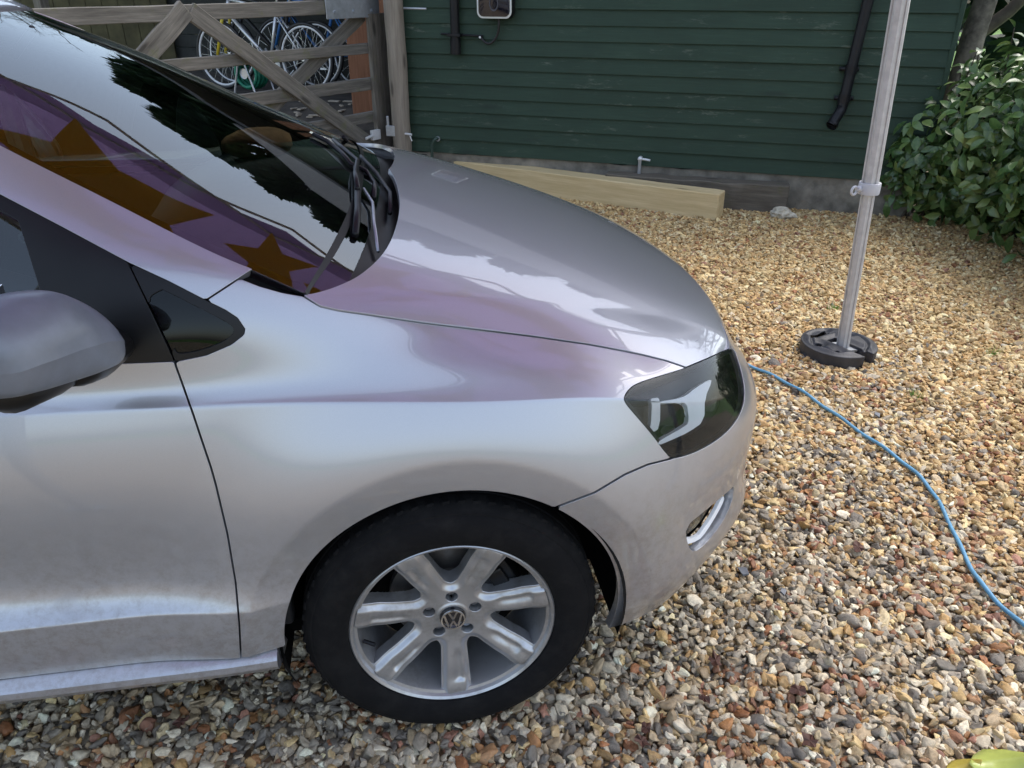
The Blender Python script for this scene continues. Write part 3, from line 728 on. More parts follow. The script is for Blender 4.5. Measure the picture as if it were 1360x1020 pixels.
# roof skin
ur = np.linspace(6.55, 0.0, 60)
RE = evalb(evalb(CB, ur, 0), np.array([float(NVR)]), 1)[:, 0]; RE[:, 2] -= .002
RE[:, 0] = np.minimum(RE[:, 0], -.985+0*RE[:, 0]); RLm = RE.copy(); RLm[:, 1] = 2*YC-RLm[:, 1]
rs = np.linspace(0, 1, 60)
rb = np.stack([.115*(1-rs)**2-.0*rs, 0*rs, .027+.012*np.sin(rs*3.1)], -1)[:, None]
RS = RE[:, None]*(1-tt)[None, :, None]+RLm[:, None]*tt[None, :, None]+rb*bl
RN = grid_normals(RS)
if RN[20, 40, 2] < 0: RN = -RN
panel('roof', (RS, RN), RS[..., 0]*0+1, 'silver_paint', car, lip=0.012, mirror=False)
# cowl: strip between windscreen base and bonnet edge
ce = np.array([on_grid(np.where((hf > -.004)[..., None], HS, 99), p) for p in COWLS if p[1] > 228])
ce = ce[np.argsort(ce[:, 1])]; ys = np.linspace(.13, YC, 40)
cex = np.interp(ys, ce[:, 1], ce[:, 0]); cez = np.interp(ys, ce[:, 1], ce[:, 2])
cex = np.convolve(np.pad(cex, 3, 'edge'), np.ones(7)/7, 'valid'); cez = np.convolve(np.pad(cez, 3, 'edge'), np.ones(7)/7, 'valid')
ysF = np.concatenate([ys, 2*YC-ys[::-1][1:]]); cxF = np.concatenate([cex, cex[::-1][1:]]); czF = np.concatenate([cez, cez[::-1][1:]])
wb_i = 4
wbx = np.interp(ysF, WS[wb_i, :, 1], WS[wb_i, :, 0]); wbz = np.interp(ysF, WS[wb_i, :, 1], WS[wb_i, :, 2])
q = np.linspace(0, 1, 14)
CWx = wbx[:, None]*(1-q)+(cxF[:, None]+.05)*q; CWz = (wbz[:, None]+.004)*(1-q)+(czF[:, None]-.05)*q-.018*np.sin(q*math.pi)[None]
CW = np.stack([CWx, np.repeat(ysF[:, None], 14, 1), CWz], -1)
CWN = grid_normals(CW); CWN = CWN*np.sign(CWN[20, 6, 2])
panel('cowl', (CW, CWN), CW[..., 0]*0+1, 'satin_black', car, lip=0.0, mirror=False)
def rail(name, pts, rad, mat, up=0.014, surf=None, sx=1.0, parent=car):
    out = []
    for p in pts:
        s_, n_ = surf if surf else (WS, WN)
        pp = CAM.proj(s_); d = np.hypot(pp[..., 0]-p[0], pp[..., 1]-p[1]); i = np.unravel_index(np.argmin(d), d.shape)
        out.append(s_[i]+n_[i]*up)
    mb = MB(); mb.tube(out, rad, 8, sx=sx); return mb.build(name, mat, parent, smooth=True)
AL = np.concatenate([WS.reshape(-1, 1, 3), CW.reshape(-1, 1, 3)]); ALN = np.concatenate([WN.reshape(-1, 1, 3), CWN.reshape(-1, 1, 3)])
crp = lambda pts: [(380+x/4.25, 160+y/4.25) for x, y in pts]
w1 = rail('wiper', crp([(270, 140), (320, 190), (385, 262), (392, 330), (390, 420)]), 0.006, 'satin_black', .016, (AL, ALN))
w1b = rail('wiper_blade', crp([(400, 290), (398, 400), (390, 530), (375, 670)]), 0.0075, 'black_plastic', .010, (AL, ALN), parent=w1)
w2 = rail('wiper', crp([(300, 130), (370, 185), (430, 250), (490, 330), (560, 450), (585, 560)]), 0.0055, 'black_plastic', .016, (AL, ALN))
w2b = rail('wiper_blade', crp([(150, 95), (240, 135), (310, 200), (370, 268), (440, 300), (490, 370), (500, 450)]), 0.006, 'satin_black', .008, (AL, ALN), parent=w2)
w3 = rail('wiper_arm_link', crp([(440, 420), (462, 490), (478, 600), (497, 755)]), 0.0035, 'galvanised', .012, (AL, ALN))
# ---- cabin
def shell_box(name, lo, hi, mat, b=0.03):
    mb = MB(); mb.box(lo, hi); o = mb.build(name, mat, car); bev(o, b, 3); smooth_angle(o, 50); return o
dg = []
dx = np.linspace(0, 1, 16); dy = np.linspace(0, 1, 30)
DX = -.16-.62*dx; D3 = np.array([[(DX[i]+.06*math.sin(math.pi*y), .16+1.36*y, .955+.035*math.sin(dx[i]*3.1)-.10*dx[i]**4+.02*math.sin(math.pi*y)+.03*math.exp(-((y-.24)/.13)**2)*dx[i]) for y in dy] for i in range(16)])
DN = grid_normals(D3); DN = DN*np.sign(DN[8, 15, 2])
panel('dashboard', (D3, DN), D3[..., 0]*0+1, 'dash_grey', car, lip=0.28, mirror=False, round_=0.02)
sw = MB(); Ms = Matrix.Translation((-.93, .47, .93)) @ Euler((0, R(-68), 0)).to_matrix().to_4x4()
sw.torus(None, .18, .016, n=40, k=10, M=Ms)
for an in (90, 210, 330): sw.tube([Ms @ Vector((0, 0, -.02)), Ms @ Vector((.17*math.cos(R(an)), .17*math.sin(R(an)), 0))], .016, 8)
sw.tube([Ms @ Vector((0, 0, .01)), Ms @ Vector((0, 0, -.16))], .05, 16); sw.build('steering_wheel', 'dash_grey', car, smooth=True)
for yy in (.47, 1.21):
    s1 = shell_box('seat', (-1.62, yy-.24, .36), (-1.10, yy+.24, .55), 'seat_cloth', .06)
    mb = MB(); Mb = Matrix.Translation((-1.58, yy, .50)) @ Euler((0, R(-18), 0)).to_matrix().to_4x4()
    mb.box((-.07, -.23, 0), (.07, .23, .58), Mb); mb.box((-.05, -.13, .62), (.05, .13, .78), Mb)
    o = mb.build('seat_back', 'seat_cloth', s1); bev(o, .045, 3); smooth_angle(o, 60)
shell_box('cabin_floor', (-2.9, .16, .20), (.30, 1.52, .235), 'inner_black', .004)
shell_box('bulkhead', (-.20, .2, .235), (-.14, 1.48, .90), 'inner_black', .004)
shell_box('rear_bulkhead', (-2.75, .2, .235), (-2.6, 1.48, .95), 'seat_cloth', .03)
for s_ in (0, 1):
    y0 = .075 if s_ == 0 else 2*YC-.075-.04
    shell_box('door_card', (-2.4, y0, .3), (-.32, y0+.04, .90), 'dash_grey', .01)
mb = MB(); mb.tube([(-.86, YC, 1.31), (-.80, YC, 1.37)], .010, 8); mb.box((-.89, YC-.11, 1.265), (-.865, YC+.11, 1.325)); o = mb.build('rear_view_mirror', 'satin_black', car); bev(o, .008)
# wheel arch liners and under tray
for cx in (WC[0], WC[0]-WB):
    for s_ in (0, 1):
        mb = MB(); vv = []; n = 40
        for k in range(n+1):
            a = R(-18+216*k/n)
            for y, rr in ((.012, WR+.006), (.05, WR+.03), (.30, WR+.03), (.30, .02)):
                yy = y if s_ == 0 else 2*YC-y
                vv.append((cx+rr*math.cos(a), yy, WC[1]+rr*math.sin(a)))
        ff = [(k*4+j, k*4+j+1, k*4+j+5, k*4+j+4) for k in range(n) for j in range(3)]
        mb.add(vv, ff); mb.build('wheel_arch_liner', 'inner_black', car, smooth=True)
# sills
for s_ in (0, 1):
    prof = [(.05, .318), (.016, .3165), (-.012, .306), (-.018, .300), (-.019, .286), (-.012, .272), (.02, .255), (.10, .235)]
    xs = np.linspace(-2.13, -.345, 40); vv = []
    for x in xs:
        e_ = 1-.0*abs(x)
        for y, z in prof:
            y2 = y+.004*math.exp(-((x+.345)/.05)**2)
            vv.append((x, y2 if s_ == 0 else 2*YC-y2, z))
    m_ = len(prof); ff = [(i*m_+j, (i+1)*m_+j, (i+1)*m_+j+1, i*m_+j+1) for i in range(len(xs)-1) for j in range(m_-1)]
    ff += [tuple(range(m_)), tuple((len(xs)-1)*m_+j for j in reversed(range(m_)))]
    o = mesh_obj('sill', vv, ff, 'silver_paint', car); fixn(o); smooth_angle(o, 28)
# ---- wheels
def wheel_face():
    n = 190; g = np.linspace(-.2, .2, n); X, Y = np.meshgrid(g, g, indexing='ij')
    r = np.hypot(X, Y); th = np.arctan2(Y, X)
    fs = np.full(X.shape, -1.0); along = np.zeros_like(X); lat = np.ones_like(X)
    for k in range(7):
        a = R(-90+360/7*k); ux, uy = math.cos(a), math.sin(a)
        al = X*ux+Y*uy; la = -X*uy+Y*ux
        hw = .0245+.0065*np.clip((al-.06)/.13, 0, 1)
        f = np.where(al > 0, hw-np.abs(la), -1)
        sel = f > fs; fs = np.where(sel, f, fs); along = np.where(sel, al, along); lat = np.where(sel, la/hw, lat)
    hub = .078-r
    k_ = .018; h_ = np.clip(.5+.5*(fs-hub)/k_, 0, 1); uni = hub*(1-h_)+fs*h_+k_*h_*(1-h_)
    holes = np.full(X.shape, 1.0)
    for k in range(5):
        a = R(90+72*k); holes = np.minimum(holes, np.hypot(X-.050*math.cos(a), Y-.050*math.sin(a))-.0142)
    f = np.minimum.reduce([uni, holes, .197-r])
    z = -.030+.018*sstep(.05, .16, r)+.010*sstep(.15, .195, r)
    z -= .010*sstep(0, .014, .014-np.minimum(uni, .014))                     # rounded edges
    sc = np.exp(-((lat-.28)/.42)**2*1.6)*sstep(.085, .115, along)*sstep(.0, .012, .172-np.minimum(along, .172)+.004)
    z -= .0065*sc*(fs > 0)
    z += .003*sstep(.036, .030, r)
    P = np.stack([X, Y, z], -1); Nn = grid_normals(P); Nn *= np.sign(Nn[95, 95, 2])
    return clip_panel(P, Nn, f, .034, .002)
WFV, WFN, WFF = wheel_face()
def make_wheel(parent, M):
    def put(o, par): o.parent = par; return o
    rim = MB()
    prof = [(.2085, -.012), (.2095, .002), (.2065, .0045), (.2015, .001), (.199, -.006), (.193, -.0085), (.1905, -.02), (.188, -.06), (.183, -.10), (.178, -.14), (.205, -.165), (.21, -.17)]
    rim.lathe(prof, 96); w = rim.build('wheel', 'alloy', parent, smooth=True); fixn(w); smooth_angle(w, 35); w.matrix_world = M
    sp = mesh_obj('alloy_spokes', WFV, WFF, 'alloy', w, normals=WFN)
    ty = MB(); prof = [(.2085, -.004), (.211, .0065), (.218, .0115), (.232, .0155), (.250, .0165), (.266, .0135), (.2765, .008), (.280, .0035), (.2835, .0035), (.290, -.003), (.2965, -.012), (.2995, -.022),
            (.3005, -.038), (.2945, -.039), (.2945, -.045), (.3015, -.046), (.302, -.075), (.295, -.076), (.295, -.083), (.302, -.084), (.302, -.113), (.295, -.114), (.295, -.121), (.3015, -.122), (.299, -.15), (.285, -.165), (.25, -.172), (.209, -.165)]
    ty.lathe(prof, 120); t_ = ty.build('tyre', 'tyre_rubber', w); fixn(t_); smooth_angle(t_, 30)
    # tread shoulder blocks
    tb = MB()
    for k in range(64):
        a = 2*math.pi*k/64; Mk = Matrix.Rotation(a, 4, 'Z') @ Matrix.Rotation(R(12), 4, 'X')
        tb.box((.285, -.009, -.036), (.3005, .009, -.012), Mk)
    o = tb.build('tread_blocks', 'tyre_rubber', w); bev(o, .003, 1)
    bd = MB(); bd.lathe([(.0, -.095), (.06, -.095), (.065, -.08), (.07, -.095), (.128, -.095), (.128, -.115), (.0, -.115)], 60)
    o = bd.build('brake_disc', 'brake_steel', w); fixn(o); smooth_angle(o, 40)
    bc = MB(); Mk = Matrix.Rotation(R(28), 4, 'Z'); bc.box((.085, -.055, -.125), (.15, .055, -.06), Mk); bc.box((.10, -.035, -.06), (.135, .035, -.05), Mk); o = bc.build('brake_caliper', 'satin_black', w); bev(o, .008)
    bp = MB(); bp.lathe([(.0, -.135), (.178, -.135)], 40); bp.build('back_plate', 'inner_black', w)
    for k in range(5):
        a = R(90+72*k); mb = MB(); Mk = Matrix.Translation((.050*math.cos(a), .050*math.sin(a), -.057))
        mb.lathe([(.0, .012), (.0080, .012), (.0100, .010), (.0102, -.02)], 6 if k != 3 else 20, Mk); o = mb.build('wheel_bolt', 'brake_steel' if k != 3 else 'galvanised', w)
        mc = MB(); Mk2 = Matrix.Translation((.050*math.cos(a), .050*math.sin(a), 0)); mc.lathe([(.0158, -.034), (.0158, -.066), (.0, -.066)], 20, Mk2); mc.build('bolt_recess', 'satin_black', w, smooth=True)
    cap = MB(); cap.lathe([(.0, -.0185), (.0245, -.0185), (.0262, -.0195), (.0272, -.024), (.0272, -.032)], 48); cp = cap.build('hub_cap', 'gloss_black', w); fixn(cp); smooth_angle(cp, 40)
    em = MB(); em.lathe([(.0222, -.0184), (.0222, -.0158), (.0252, -.0158), (.0252, -.0184)], 48)
    def stroke(p0, p1, wd_=.0042):
        a = Vector((*p0, 0)); b = Vector((*p1, 0)); d = (b-a).normalized(); n_ = Vector((-d.y, d.x, 0))*wd_/2
        vv = [a-n_, a+n_, b+n_, b-n_]; em.add([(v.x, v.y, z) for z in (-.0184, -.0160) for v in vv], [(0, 1, 2, 3), (4, 7, 6, 5), (0, 4, 5, 1), (1, 5, 6, 2), (2, 6, 7, 3), (3, 7, 4, 0)])
    stroke((-.0088, .0208), (0, .0018)); stroke((0, .0018), (.0088, .0208))
    stroke((-.0178, .0140), (-.0088, -.0205)); stroke((-.0088, -.0205), (0, -.0020)); stroke((0, -.0020), (.0088, -.0205)); stroke((.0088, -.0205), (.0178, .0140))
    o = em.build('emblem', 'chrome', w); fixn(o)
    vs = MB(); vs.tube([(.187*math.cos(R(190)), .187*math.sin(R(190)), -.02), (.165*math.cos(R(192)), .165*math.sin(R(192)), -.008)], .0045, 8); vs.build('valve', 'black_plastic', w)
    return w
Mw = Matrix.Translation((0, .024, .299)) @ Matrix(((1, 0, 0), (0, 0, -1), (0, 1, 0))).to_4x4()     # local z -> -y (outward), local y -> up
bpy.context.view_layer.update()
wf = make_wheel(car, Mw)
Mo = Matrix.Translation((0, 2*YC-.024, .299)) @ Matrix(((-1, 0, 0), (0, 0, 1), (0, 1, 0))).to_4x4()
for M_ in (Mo, Matrix.Translation((-WB, 0, 0)) @ Mw, Matrix.Translation((-WB, 0, 0)) @ Mo):
    c = copy_tree(wf, car); c.matrix_world = M_
# ---- door mirrors
def mirror_shell(name, t0, t1, nx, flat, mat, parent, grow=0.0):
    """sections along the arm: (y, x front, x back, z low, z high)"""
    Sx = [(-.022, -.480, -.515, .985, 1.010), (-.040, -.462, -.535, .972, 1.040), (-.075, -.452, -.55, .975, 1.080), (-.12, -.456, -.57, .985, 1.112), (-.17, -.472, -.585, .998, 1.122), (-.215, -.492, -.59, 1.010, 1.120), (-.245, -.515, -.59, 1.02, 1.11), (-.256, -.545, -.585, 1.035, 1.095)]
    Sx = np.array(Sx); ts = np.linspace(0, 1, 40); k = np.linspace(0, 1, len(Sx)); A = np.stack([pchip(k, Sx[:, i], ts) for i in range(5)], -1)
    rows = []
    for i, (y, xf, xb, z0, z1) in enumerate(A):
        d, h = xf-xb, z1-z0
        q_ = [(xf, z0+.36*h), (xf-.10*d, z0+.66*h), (xf-.36*d, z0+.95*h), (xb+.30*d, z1), (xb+.05*d, z0+.92*h), (xb, z0+.5*h), (xb+.03*d, z0+.08*h), (xb+.3*d, z0), (xf-.2*d, z0), (xf-.045*d, z0+.06*h)]
        c = np.array(q_); sm = smooth_poly(np.concatenate([c[:1], c, c[:1]]), False, 2)[:-1]
        rows.append([(x, y, z) for x, z in sm])
    V = np.array(rows)
    return V
MV = mirror_shell('x', 0, 1, 0, 0, None, None)
n = MV.shape[1]; mf = [(i*n+j, (i+1)*n+j, (i+1)*n+(j+1) % n, i*n+(j+1) % n) for i in range(39) for j in range(n)]
mf += [tuple(range(n)), tuple(39*n+j for j in reversed(range(n)))]
for s_ in (0, 1):
    V = MV.reshape(-1, 3).copy()
    # crease along the shell: pull lower front inwards
    if s_:
        ext = -V[:, 1]; V = np.stack([-.55-ext*.9, 2*YC+.035+(V[:, 0]+.52)*.6, V[:, 2]-.03], -1)
    o = mesh_obj('door_mirror', V, mf, 'mirror_shell', car); fixn(o); smooth_angle(o, 20)
    if s_: continue
    mb = MB(); fy = lambda y: y
    mb.tube([(-.53, fy(.045), .955), (-.53, fy(-.02), .958), (-.525, fy(-.07), .972), (-.53, fy(-.10), .985)], [.034, .030, .026, .024], 16, sx=1.5)
    mb.tube([(-.53, fy(-.055), .972), (-.545, fy(-.12), .985), (-.555, fy(-.20), 1.003), (-.56, fy(-.235), 1.02)], [.02, .027, .025, .012], 16, sx=1.4)
    f_ = mb.build('mirror_foot', 'satin_black', o, smooth=True)
    mg = MB(); mg.box((-.592, min(fy(-.06), fy(-.23)), 1.0), (-.588, max(fy(-.06), fy(-.23)), 1.10)); g_ = mg.build('mirror_glass', 'chrome', o); bev(g_, .0015)
# ---- small things on the car
pp_ = CAM.on(np.array([338., 176.]), 2, 1.03)
# brown pouch on the dashboard
def blob(name, c, rad, mat, parent=None, seed=1, amp=.25, n=3, squash=(1, 1, 1), rz=0):
    bm = bmesh.new(); bmesh.ops.create_icosphere(bm, subdivisions=n, radius=1)
    from mathutils import noise as mn
    for v in bm.verts:
        k = 1+amp*mn.noise(v.co*1.3+Vector((seed*7.1, seed*3.3, seed)))+amp*.4*mn.noise(v.co*3.1+Vector((seed, seed*2, 3)))
        v.co = Vector((v.co.x*rad[0]*k, v.co.y*rad[1]*k, v.co.z*rad[2]*k))
    me = bpy.data.meshes.new(name); bm.to_mesh(me); bm.free(); me.shade_smooth()
    o = bpy.data.objects.new(name, me); COL.objects.link(o); o.location = c; o.rotation_euler = (0, 0, rz); me.materials.append(MATS[mat])
    if parent: o.parent = parent
    return o
pc = CAM.on(np.array([340., 176.]), 2, 1.06)
dsh = D3.reshape(-1, 3); dz_ = dsh[np.argmin(np.hypot(dsh[:, 0]-pc[0], dsh[:, 1]-pc[1])), 2]
pou = blob('pouch', (pc[0], pc[1], dz_+.036), (.105, .06, .045), 'brown_suede', None, 4, .12, 3, rz=.3)
tag(pou, 'tan brown suede pouch lying on the car dashboard behind the windscreen', 'pouch')

# ------------------------------------------------------------------ ground
def sheet(name, x0, x1, y0, y1, z, mat):
    return mesh_obj(name, [(x0, y0, z), (x1, y0, z), (x1, y1, z), (x0, y1, z)], [(0, 1, 2, 3)], mat)
tag(sheet('lawn', -150, 150, -150, 150, -.034, 'lawn'), kind='structure')
tag(mesh_obj('gravel_drive', [(x, y, -.018) for x, y in ((-22, -30), (16, -30), (16, .6), (5.2, .6), (5.2, 7), (-22, 7))], [(0, 1, 2, 3, 4, 5)], 'gravel_ground'), kind='structure')
# ------------------------------------------------------------------ gravel stones
def gravel():
    sp = .0138
    xs = np.arange(-1.5, 4.6, sp); ys = np.arange(-.95, 5.4, sp); X, Y = np.meshgrid(xs, ys, indexing='ij')
    X = X+rng.uniform(-.75, .75, X.shape)*sp; Y = Y+rng.uniform(-.75, .75, Y.shape)*sp
    P = np.stack([X.ravel(), Y.ravel(), np.zeros(X.size)], -1)
    px = CAM.proj(P); dep = CAM.depth(P)
    keep = (dep > .3) & (px[:, 0] > -260) & (px[:, 0] < 1640) & (px[:, 1] > -50) & (px[:, 1] < 1300)
    wall_d = (P[:, 0]-.212)*.446+(P[:, 1]-5.267)*.895
    keep &= wall_d < .05
    keep &= ~((P[:, 1] > .75) & (P[:, 0] < .55))                                # hidden under and behind the car
    keep &= ~((P[:, 1] > 2.2) & (P[:, 0] < .2))
    P = P[keep]; n = len(P)
    s = np.clip(rng.lognormal(math.log(.0086), .30, n), .0045, .0180)
    sc = np.stack([s*rng.uniform(.95, 1.5, n), s*rng.uniform(.75, 1.05, n), s*rng.uniform(.45, .8, n)], -1)
    P[:, 2] = -.010+rng.uniform(-.004, .008, n)
    rot = np.stack([rng.normal(0, .45, n), rng.normal(0, .45, n), rng.uniform(0, 6.28, n)], -1)
    warm = np.array([(.46, .35, .19), (.54, .43, .25), (.38, .27, .14), (.58, .49, .31), (.30, .21, .11), (.44, .30, .15), (.42, .34, .22), (.62, .55, .40)])
    grey = np.array([(.36, .335, .30), (.46, .43, .38), (.26, .245, .23), (.56, .54, .49), (.20, .19, .185), (.40, .34, .26), (.33, .27, .20), (.66, .64, .60), (.13, .125, .125)])
    brn = np.array([(.26, .12, .06), (.32, .17, .08), (.20, .10, .06), (.36, .22, .13), (.28, .15, .12)])
    # canopy's cool light put into stone colour: grey near car, golden beyond; brown patches
    d_car = np.hypot(np.maximum(np.maximum(P[:, 0]-.75, -.9-P[:, 0]), 0), np.maximum(-P[:, 1], 0)*.8)
    def lown(sc_, ph): return np.sin(P[:, 0]*sc_+ph)*np.cos(P[:, 1]*sc_*1.3+ph*2)+.5*np.sin(P[:, 0]*sc_*2.3-P[:, 1]*sc_*1.9+ph)
    pw = 1/(1+np.exp(-(P[:, 1]*.95+P[:, 0]*.9-2.2+.35*lown(2.1, 1.))*1.9))
    pb = np.clip(.13+.16*lown(4.0, 2.2)+.10*lown(9., .3), .02, .45)*(1-.6*pw)
    u = rng.random(n); col = np.where((u < pw)[:, None], warm[rng.integers(0, len(warm), n)], grey[rng.integers(0, len(grey), n)])
    col = np.where((rng.random(n) < pb)[:, None], brn[rng.integers(0, len(brn), n)], col)
    col = np.where((rng.random(n) < .10)[:, None], warm[rng.integers(0, len(warm), n)], col)
    col = np.clip(col*rng.uniform(.75, 1.3, (n, 1))*np.array([1.12, 1.02, .80]), .01, .8)
    me = bpy.data.meshes.new('gravel'); me.vertices.add(n); me.vertices.foreach_set('co', P.ravel().astype(np.float32))
    for nm, ty, dat in (('rot', 'FLOAT_VECTOR', rot), ('sca', 'FLOAT_VECTOR', sc), ('tone', 'FLOAT_VECTOR', col)):
        a = me.attributes.new(nm, ty, 'POINT'); a.data.foreach_set('vector', np.ascontiguousarray(dat, np.float32).ravel())
    a = me.attributes.new('pick', 'INT', 'POINT'); a.data.foreach_set('value', rng.integers(0, 8, n).astype(np.int32))
    o = bpy.data.objects.new('gravel', me); COL.objects.link(o); tag(o, 'loose golden and grey gravel stones covering the drive', 'gravel', kind='stuff')
    ng = bpy.data.node_groups.new('gravel_nodes', 'GeometryNodeTree')
    ng.interface.new_socket('Geometry', in_out='INPUT', socket_type='NodeSocketGeometry'); ng.interface.new_socket('Geometry', in_out='OUTPUT', socket_type='NodeSocketGeometry')
    gi = ng.nodes.new('NodeGroupInput'); go = ng.nodes.new('NodeGroupOutput'); jn = ng.nodes.new('GeometryNodeJoinGeometry'); lk = ng.links.new
    for k in range(8):
        ic = ng.nodes.new('GeometryNodeMeshIcoSphere'); ic.inputs['Radius'].default_value = 1; ic.inputs['Subdivisions'].default_value = 3
        ps = ng.nodes.new('GeometryNodeInputPosition'); ad = ng.nodes.new('ShaderNodeVectorMath'); ad.operation = 'ADD'; ad.inputs[1].default_value = (k*5.3, k*2.7, k*9.1)
        no = ng.nodes.new('ShaderNodeTexNoise'); no.inputs['Scale'].default_value = .62; no.inputs['Detail'].default_value = 1.0
        sb = ng.nodes.new('ShaderNodeVectorMath'); sb.operation = 'SUBTRACT'; sb.inputs[1].default_value = (.5, .5, .5)
        ms = ng.nodes.new('ShaderNodeVectorMath'); ms.operation = 'SCALE'; ms.inputs['Scale'].default_value = 2.3
        se = ng.nodes.new('GeometryNodeSetPosition'); gt = ng.nodes.new('GeometryNodeGeometryToInstance'); sm = ng.nodes.new('GeometryNodeSetMaterial'); sm.inputs['Material'].default_value = MATS['gravel_stone']
        ss = ng.nodes.new('GeometryNodeSetShadeSmooth')
        lk(ps.outputs[0], ad.inputs[0]); lk(ad.outputs[0], no.inputs['Vector']); lk(no.outputs['Color'], sb.inputs[0]); lk(sb.outputs[0], ms.inputs[0])
        lk(ic.outputs[0], se.inputs['Geometry']); lk(ms.outputs[0], se.inputs['Offset']); lk(se.outputs[0], ss.inputs[0]); lk(ss.outputs[0], sm.inputs[0]); lk(sm.outputs[0], gt.inputs[0]); lk(gt.outputs[0], jn.inputs[0])
    ip = ng.nodes.new('GeometryNodeInstanceOnPoints'); ip.inputs['Pick Instance'].default_value = True
    def attr(nm, ty):
        q = ng.nodes.new('GeometryNodeInputNamedAttribute'); q.data_type = ty; q.inputs['Name'].default_value = nm; return q.outputs[0]
    er = ng.nodes.new('FunctionNodeEulerToRotation'); lk(attr('rot', 'FLOAT_VECTOR'), er.inputs[0])
    lk(gi.outputs[0], ip.inputs['Points']); lk(jn.outputs[0], ip.inputs['Instance']); lk(attr('pick', 'INT'), ip.inputs['Instance Index'])
    lk(er.outputs[0], ip.inputs['Rotation']); lk(attr('sca', 'FLOAT_VECTOR'), ip.inputs['Scale']); lk(ip.outputs[0], go.inputs[0])
    md = o.modifiers.new('stones', 'NODES'); md.node_group = ng
    print('gravel stones', n)
gravel()

# ------------------------------------------------------------------ shed
WA = CAM.on(np.array([560., 200.]), 2, .235); WCc = CAM.on(np.array([1150., 238.]), 2, .235)
WD = (WCc-WA)/np.linalg.norm(WCc-WA); WNn = np.array([-WD[1], WD[0], 0])
def wall_sz(px, off=0.0):
    """pixel -> (distance along wall, height) on the plane `off` metres in front of the boards"""
    p0 = WA-WNn*off; r = CAM.ray(np.array(px, float)); t = ((p0-CAM.p)@WNn)/(r@WNn); p = CAM.p+t*r
    return (p-WA)@WD, p[2]
SRZ = math.atan2(WD[1], WD[0]); S0x = -.20
shed = empty('shed', (WA[0], WA[1], 0), SRZ); tag(shed, 'dark green weatherboarded shed behind the sleeper', 'shed')
SLEN = 3.66
prof = [(-.028, 0), (-.012, .122), (-.004, .122), (-.004, 0)]
bv = [(x, y, z) for x in (0, SLEN-S0x) for y, z in prof]
bm_ = mesh_obj('board', bv, [(0, 4, 5, 1), (1, 5, 6, 2), (2, 6, 7, 3), (3, 7, 4, 0), (0, 1, 2, 3), (4, 7, 6, 5)], 'green_boards', shed); fixn(bm_); bev(bm_, .0015, 1)
bdata = bm_.data
for k in range(22):
    o = bm_ if k == 0 else bm_.copy()
    if k: COL.objects.link(o)
    o.location = (S0x, random.uniform(-.002, .002), .235+k*.1038); o.rotation_euler = (random.uniform(-.012, .012), random.uniform(-.0012, .0012), 0)
def sbox(name, lo, hi, mat, bv_=.004, parent=shed):
    mb = MB(); mb.box(lo, hi); o = mb.build(name, mat, parent)
    if bv_: bev(o, bv_, 1)
    return o
sbox('backing', (S0x, .0, .22), (SLEN, .05, 2.45), 'inner_black', 0)
sbox('side_wall', (SLEN-.05, .06, .2), (SLEN, 3.2, 2.45), 'green_boards')
sbox('side_wall', (S0x, .06, .2), (S0x+.05, 3.2, 2.45), 'dark_boards')
sbox('back_wall', (S0x, 3.2, .2), (SLEN, 3.25, 2.45), 'green_boards')
sbox('corner_trim', (SLEN-.01, -.03, .235), (SLEN+.022, .055, 2.45), 'green_boards')
mb = MB(); mb.add([(S0x-.2, -.25, 2.42), (SLEN+.2, -.25, 2.42), (SLEN+.2, 1.6, 3.8), (.3, 1.6, 3.8), (S0x-.2, 3.45, 2.42), (SLEN+.2, 3.45, 2.42)] + [(S0x-.2, -.25, 2.48), (SLEN+.2, -.25, 2.48), (SLEN+.2, 1.6, 3.86), (.3, 1.6, 3.86), (S0x-.2, 3.45, 2.48), (SLEN+.2, 3.45, 2.48)],
   [(0, 3, 2, 1), (3, 4, 5, 2), (6, 7, 8, 9), (9, 8, 11, 10), (0, 1, 7, 6), (4, 10, 11, 5), (0, 6, 9, 3), (3, 9, 10, 4), (1, 2, 8, 7), (2, 5, 11, 8)])
mb.build('roof', 'roof_felt', shed)
# plinth: uneven concrete footing
def rough_box(name, lo, hi, mat, parent, amp=.008, n=(24, 3, 4), seed=0, **kw):
    from mathutils import noise as mn
    bm = bmesh.new(); bmesh.ops.create_cube(bm, size=1)
    bmesh.ops.subdivide_edges(bm, edges=[e for e in bm.edges if abs((e.verts[0].co-e.verts[1].co).x) > .5], cuts=n[0], use_grid_fill=True)
    bmesh.ops.subdivide_edges(bm, edges=[e for e in bm.edges if abs((e.verts[0].co-e.verts[1].co).z) > .5], cuts=n[2], use_grid_fill=True)
    for v in bm.verts:
        p = Vector([lo[i]+(hi[i]-lo[i])*(v.co[i]+.5) for i in range(3)])
        p += Vector((mn.noise(p*9+Vector((seed, 0, 0))), mn.noise(p*9+Vector((9, seed, 0))), mn.noise(p*7+Vector((0, 5, seed)))))*amp; v.co = p
    me = bpy.data.meshes.new(name); bm.to_mesh(me); bm.free(); o = bpy.data.objects.new(name, me); COL.objects.link(o); me.materials.append(MATS[mat]); o.parent = parent
    return o
rough_box('plinth', (S0x, -.012, -.1), (SLEN, .3, .232), 'concrete', shed, .014, (60, 2, 5))
